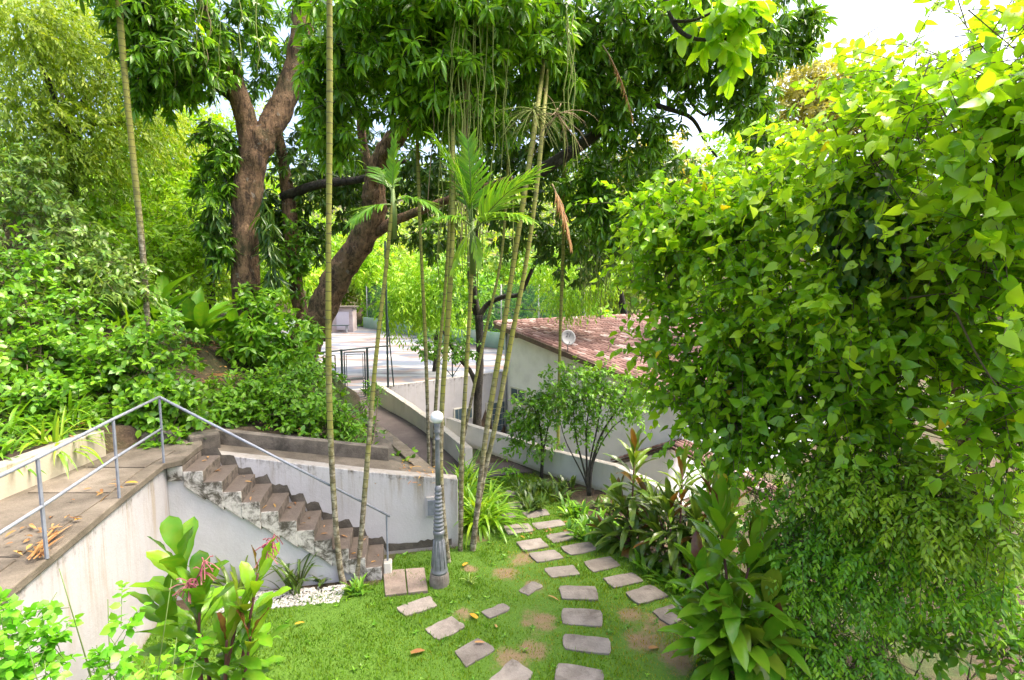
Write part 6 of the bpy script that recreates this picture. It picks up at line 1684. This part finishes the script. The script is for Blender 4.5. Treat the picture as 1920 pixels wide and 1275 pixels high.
fr(t6, 886, 430, 8.2, 860, 510, 7.9, ll=0.3, tone=0.8, droop=0.8, ang=0.35, nl=16)
fr(t6, 886, 430, 8.2, 895, 500, 7.9, ll=0.3, tone=0.85, droop=0.8, ang=0.35, nl=16)
fr(t6, 880, 420, 8.2, 858, 300, 8.1, ll=0.34, tone=0.75, droop=0.5, ang=0.5, nl=18)
shaft(t5, c5); 
for k in range(6): frond(t5, c5, k * 1.05, math.radians(random.uniform(20, 70)), 1.7, 1.3, 16, 0.5, tone=0.4)
for th, c in ((t7, c7), (t8, c8)):
    shaft(th, c, 0.7, 0.06)
    for k in range(6): frond(th, c, k * 1.05 + 0.4, math.radians(random.uniform(15, 70)), 1.9, 1.4, 18, 0.55, tone=0.35)
for th, c in ((t4, c4), (t9, c9), (t10, c10), (t11, c11)):
    shaft(th, c, 0.4, 0.04)
    for k in range(5): frond(th, c, k * 1.26 + 0.2, math.radians(random.uniform(10, 65)), 1.3, 1.3, 14, 0.4, tone=0.4)
# dead fronds hanging from the leaning pair
for (a, b, ln) in (((1130, 85, 10.2), (1178, 235, 10.0), 1.5), ((1035, 345, 9.2), (1062, 470, 9.0), 1.15)):
    p0, p1 = at(*a), at(*b); v = p1 - p0
    frond(t7, p0, math.atan2(v.y, v.x), math.atan2(v.z, math.hypot(v.x, v.y)) + 0.25, ln, 0.9, 30, 0.36, 'dry', 0.026, 0.55, 0.4, 'dead_frond', hang=0.6, start=0.1)
# flowering sprays
def spray(th, px, py, d, n, ln, mat, name):
    mb = MB(); o = at(px, py, d)
    mb.tube([o + Vector((0, 0, 0.1)), o], 0.014, 5)
    for k in range(n):
        az = random.uniform(0, 6.28); e = random.uniform(-0.9, 0.5)
        q = Vector(o); dd = Vector((math.cos(az) * math.cos(e), math.sin(az) * math.cos(e), math.sin(e)))
        pts = [q.copy()]
        for i in range(6):
            q = q + dd * ln / 6 * random.uniform(0.8, 1.2); dd = (dd + Vector((random.uniform(-0.25, 0.25), random.uniform(-0.25, 0.25), -0.16))).normalized(); pts.append(q.copy())
        mb.tube(pts, [0.008, 0.007, 0.006, 0.006, 0.005, 0.004, 0.003], 4)
    mb.build(name, M[mat], th, smooth=True)
spray(t8, 1000, 205, 8.6, 46, 0.75, 'vine', 'flower_spray')
spray(t7, 1045, 215, 8.5, 16, 0.85, 'dry_vine', 'dry_flower_spray')
# thin hanging vines
for k in range(46):
    px = random.gauss(868, 20) if k < 22 else random.uniform(780, 960) if k < 28 else random.gauss(1062, 9) if k < 32 else random.uniform(305, 340) if k < 38 else random.gauss(378, 14) if k < 44 else random.uniform(440, 480)
    d = random.uniform(8.5, 9.3) if px > 500 else 11.2
    top_y, end_y = (random.uniform(-60, 90), random.uniform(380, 560)) if px > 500 else (random.uniform(-60, 0), random.uniform(80, 190))
    if px > 1000: top_y, end_y = 20, random.uniform(280, 370)
    x = px; pts = []
    for i in range(9):
        pts.append(tuple(at(x, top_y + (end_y - top_y) * i / 8, d))); x += random.uniform(-9, 9)
    mb = MB(); mb.tube(pts, [random.choice((0.007, 0.009, 0.012))] * 8 + [0.003], 4)
    dryv = random.random() < 0.18
    o = mb.build('hanging_vine', M['dry_vine'] if dryv else M['vine'], loc=pts[0], smooth=True)
    tag(o, ('thin dry brown vine' if dryv else 'thin yellow-green vine') + ' dangling straight down from the ' + ('palm crowns in the middle' if 500 < px < 1000 else 'dead fronds of the leaning palms' if px > 1000 else 'left limb of the mango tree'), 'vine', 'hanging vines ' + ('middle' if 500 < px < 1000 else 'right' if px > 1000 else 'left'))
# leafy hanging veils (willowy moss) in front of the dark crown on the right
Rv = cloud([(1130, 500, 12, 14, 60, 0.2, 24), (1185, 520, 12, 12, 60, 0.2, 20), (1100, 480, 12, 12, 50, 0.2, 18)], 10, 0.12, 0.02, 0.5, out=0.1, bias=(0, 0, -1), dn=0.1, hang=1.0, ang=0.3)
foliage(mango, Rv, T_DIA, 'dia', M['vine'], 0, 'hanging_moss')

# ---------------------------------------------------------------- grass, pebbles, litter
n = 190000
bx, by = RNG.uniform(-4.6, 3.3, n), RNG.uniform(2.5, 11.7, n)
ok = in_poly(bx, by, LAWN_POLY)
for q in STONE_XY:
    c = np.mean(q, 0); q2 = [tuple(c + (np.array(p) - c) * 0.95) for p in q]
    ok &= ~in_poly(bx, by, q2)
wv = worn(bx, by)
ok &= RNG.random(n) > np.clip(wv * 1.1 + 0.35 * vnoise(np.stack([bx, by, bx * 0], 1), 9.0) * (wv > 0.1), 0, 0.97)
bx, by, wv = bx[ok], by[ok], wv[ok]
n = len(bx)
tuft = np.clip(vnoise(np.stack([bx, by, bx * 0], 1), 7.0) + 0.4 * vnoise(np.stack([by, bx, bx * 0], 1), 19.0), -1, 1)
h = RNG.uniform(0.02, 0.05, n) * (1 - 0.4 * wv) * (1 + 0.7 * np.clip(tuft, -0.5, 1))
az = RNG.uniform(0, 6.283, n); ln_ = RNG.uniform(0.1, 0.9, n) * h
w_ = RNG.uniform(0.0035, 0.007, n)
B = np.stack([bx, by, np.full(n, -0.004)], 1)
sd = np.stack([np.cos(az + 1.57), np.sin(az + 1.57), np.zeros(n)], 1) * w_[:, None]
tip = B + np.stack([np.cos(az) * ln_, np.sin(az) * ln_, h], 1)
V = np.stack([B - sd, B + sd, tip], 1).reshape(-1, 3)
patch = np.sin(bx * 2.1 + 0.7) * np.cos(by * 1.7) * 0.12
tn = np.clip(RNG.normal(0.42, 0.2, n) + wv * 0.5 + patch - tuft * 0.2 + np.clip((bx + 0.2) * 0.12, -0.2, 0.15), 0, 1)
tag(link('grass', np_mesh('grass', V, np.arange(3 * n).reshape(-1, 3), np.repeat(tn, 3)), M['grass']), kind='stuff')

# broad-leaved weeds in the turf
n = 260
wx, wy = RNG.uniform(-4.4, 3.0, n), RNG.uniform(3.5, 11, n)
ok = in_poly(wx, wy, LAWN_POLY)
for q in STONE_XY: ok &= ~in_poly(wx, wy, q)
Pw = np.stack([wx, wy, np.zeros(n)], 1)[ok]
Rw = sprigs(Pw, np.tile([0, 0, 1.0], (len(Pw), 1)), 0.015, 6, 0.05, 0.022, ang=1.4, hang=0.0, droop=0, tone=0.4)
wd = Thing('lawn_weeds', kind='stuff')
foliage(wd, Rw, T_OVAL, 'oval', M['hill'], 0, 'lawn_weed_leaves')

def icos():
    bm = bmesh.new(); bmesh.ops.create_icosphere(bm, subdivisions=1, radius=1.0)
    V = np.array([v.co[:] for v in bm.verts]); Fc = np.array([[v.index for v in f.verts] for f in bm.faces]); bm.free(); return V, Fc
IV, IF = icos()
n = 1500
t = RNG.random(n); s = RNG.random(n)
A_, B_ = np.array(gnd(380, 1140)), np.array(gnd(640, 1118))
Pp = A_ + (B_ - A_) * t[:, None]; Pp[:, 1] += (s - 0.35) * 0.42; Pp[:, 2] = 0.008
sc_ = RNG.uniform(0.010, 0.024, (n, 1)) * RNG.uniform(0.7, 1.2, (n, 3)) * np.array([1.2, 1.2, 0.7])
V = (Pp[:, None] + IV[None] * sc_[:, None]).reshape(-1, 3)
Fc = (IF[None] + (np.arange(n) * len(IV))[:, None, None]).reshape(-1, 3)
tag(link('pebbles', np_mesh('pebbles', V, Fc, np.repeat(RNG.random(n), len(IV))), M['pebble']), kind='stuff')

# scattered litter
def litter(name, pts, LL, WW, tone, tv=0.25):
    n = len(pts); az = RNG.uniform(0, 6.28, n)
    R = {'p': np.asarray(pts, float), 'd': np.stack([np.cos(az), np.sin(az), RNG.uniform(-0.05, 0.3, n)], 1), 'n': nrm(np.array([0, 0, 1.0]) + RNG.normal(0, 0.25, (n, 3))), 'L': LL * RNG.uniform(0.6, 1.3, n), 'W': WW * RNG.uniform(0.7, 1.3, n), 't': np.clip(RNG.normal(tone, tv, n), 0, 1)}
    R['d'] = nrm(R['d'])
    tag(link(name, leaf_mesh(name, R, T_LANCE, (0, 0, 0)), M['dry']), kind='stuff')
def scat(n, px, py, sx, sy, zf, y=None):
    out = []
    for _ in range(n):
        p = gnd(random.gauss(px, sx), random.gauss(py, sy), zf); out.append((p.x, p.y, zf + random.uniform(0.01, 0.05)))
    return out
L_ = scat(40, 140, 1000, 50, 26, 2.02) + scat(20, 215, 925, 30, 12, 2.02) + scat(16, 60, 1040, 40, 20, 2.02) + scat(10, 330, 820, 40, 8, 2.02)
L_ = [p for p in L_ if p[0] < -4.05 - 0.27 * (p[1] - 4.24) - 0.06]
L_ += [(x, y, z + 0.02) for x, y, z in scat(50, 770, 890, 26, 14, 1.2)]
for (px, py, d, sx, sy, nn_) in ((400, 690, 10.6, 35, 30, 160), (350, 620, 11, 40, 20, 60), (100, 770, 7.2, 40, 20, 40), (600, 840, 8.95, 80, 4, 50)):
    for _ in range(nn_):
        p = at(random.gauss(px, sx), py, d + random.gauss(0, 0.5)); L_.append((p.x, p.y, gz(p.x, p.y) + random.uniform(0.02, 0.2)))
for _ in range(120):
    q = gnd(random.uniform(980, 1180), random.uniform(915, 1010), 0); L_.append((q.x, q.y, 0.0))
for i in range(NST):
    for _ in range(2):
        p = S0 + T_ * ((i + random.uniform(0.25, 0.9)) * run) + N_ * random.uniform(0.1, 0.6); L_.append((p.x, p.y, LAND_Z - (i + 1) * rise + 0.015))
litter('leaf_litter', L_, 0.11, 0.028, 0.45)
# long dry palm blades heaped on the walkway and the slope
def dry_blade(label, a, b, z):
    p0, p1 = Vector(a), Vector(b)
    th = Thing('dry_palm_blade', label, 'dry frond', a, 'dry palm blades')
    for k in range(7):
        q = p0 + Vector((random.uniform(-0.06, 0.06), random.uniform(-0.06, 0.06), 0.012 + 0.006 * k)); v = p1 - p0 + Vector((random.uniform(-0.12, 0.12), random.uniform(-0.12, 0.12), 0.04))
        put_leaf(th, 'lf', 0, q, v, (0, 0, 1), v.length * random.uniform(0.7, 1.1), 0.028, random.uniform(0.3, 0.8), 'dry', 'blade')
w1_, w2_ = gnd(75, 1050, 2.015), gnd(140, 985, 2.015)
dry_blade('bundle of dry palm blades lying along the walkway edge', (w1_.x - 0.05, w1_.y, 2.016), (w2_.x - 0.05, w2_.y, 2.02), 2.0)
for k, (px, py, d, dx) in enumerate(((395, 665, 10.5, 0.7), (370, 640, 10.9, -0.6), (420, 690, 10.2, 0.5))):
    p = at(px, py, d); z0 = gz(p.x, p.y) + 0.12
    dry_blade(['dry palm blades on the bare slope left of the mango foot', 'dry palm blades higher on the slope below the paddle plants', 'dry palm blades just above the low bright bush'][k], (p.x, p.y, z0), (p.x + dx, p.y - 0.3, z0 + 0.05), z0)
# single fallen leaves one can pick out
def fallen(label, px, py, z, tone, l=0.16, w=0.06, rz=None):
    p = gnd(px, py, z); th = Thing('fallen_leaf', label, 'leaf', (p.x, p.y, z), 'fallen leaves')
    a = random.uniform(0, 6.28) if rz is None else rz
    put_leaf(th, 'lf', 1, (p.x, p.y, z + 0.015), (math.cos(a), math.sin(a), 0.12), (0, 0, 1), l, w, tone, 'dry', 'blade')
fallen('yellow fallen leaf on the grass beside the small tilted stone', 895, 1161, 0.03, 1.0, 0.17, 0.07, 2.3)
fallen('brown fallen leaf on the open lawn at the bottom', 770, 1226, 0.03, 0.3, 0.18, 0.08, 0.4)
fallen('orange-brown fallen leaf on the bare patch near the big cordyline', 1216, 1217, 0.02, 0.45, 0.14, 0.06, 0.2)
fallen('dry fallen leaf lying on a stepping stone', 890, 1206, 0.04, 0.6, 0.13, 0.04, 0.1)
fallen('curled tan leaf on the grass above the straight row of stones', 1028, 1118, 0.02, 0.6, 0.18, 0.03, 5.7)
fallen('small pale leaf on the worn grass', 932, 1178, 0.02, 0.8, 0.08, 0.03, 2.0)
fallen('small green-yellow leaf on the lawn in front of the stairs', 553, 1172, 0.03, 0.95, 0.12, 0.04, 0.5)
fallen('yellow leaf on the walkway near the landing', 236, 907, 2.02, 1.0, 0.13, 0.06, 0.3)
fallen('yellow leaf at the foot of the palms by the lilies', 868, 1062, 0.03, 1.0, 0.13, 0.06, 1.0)
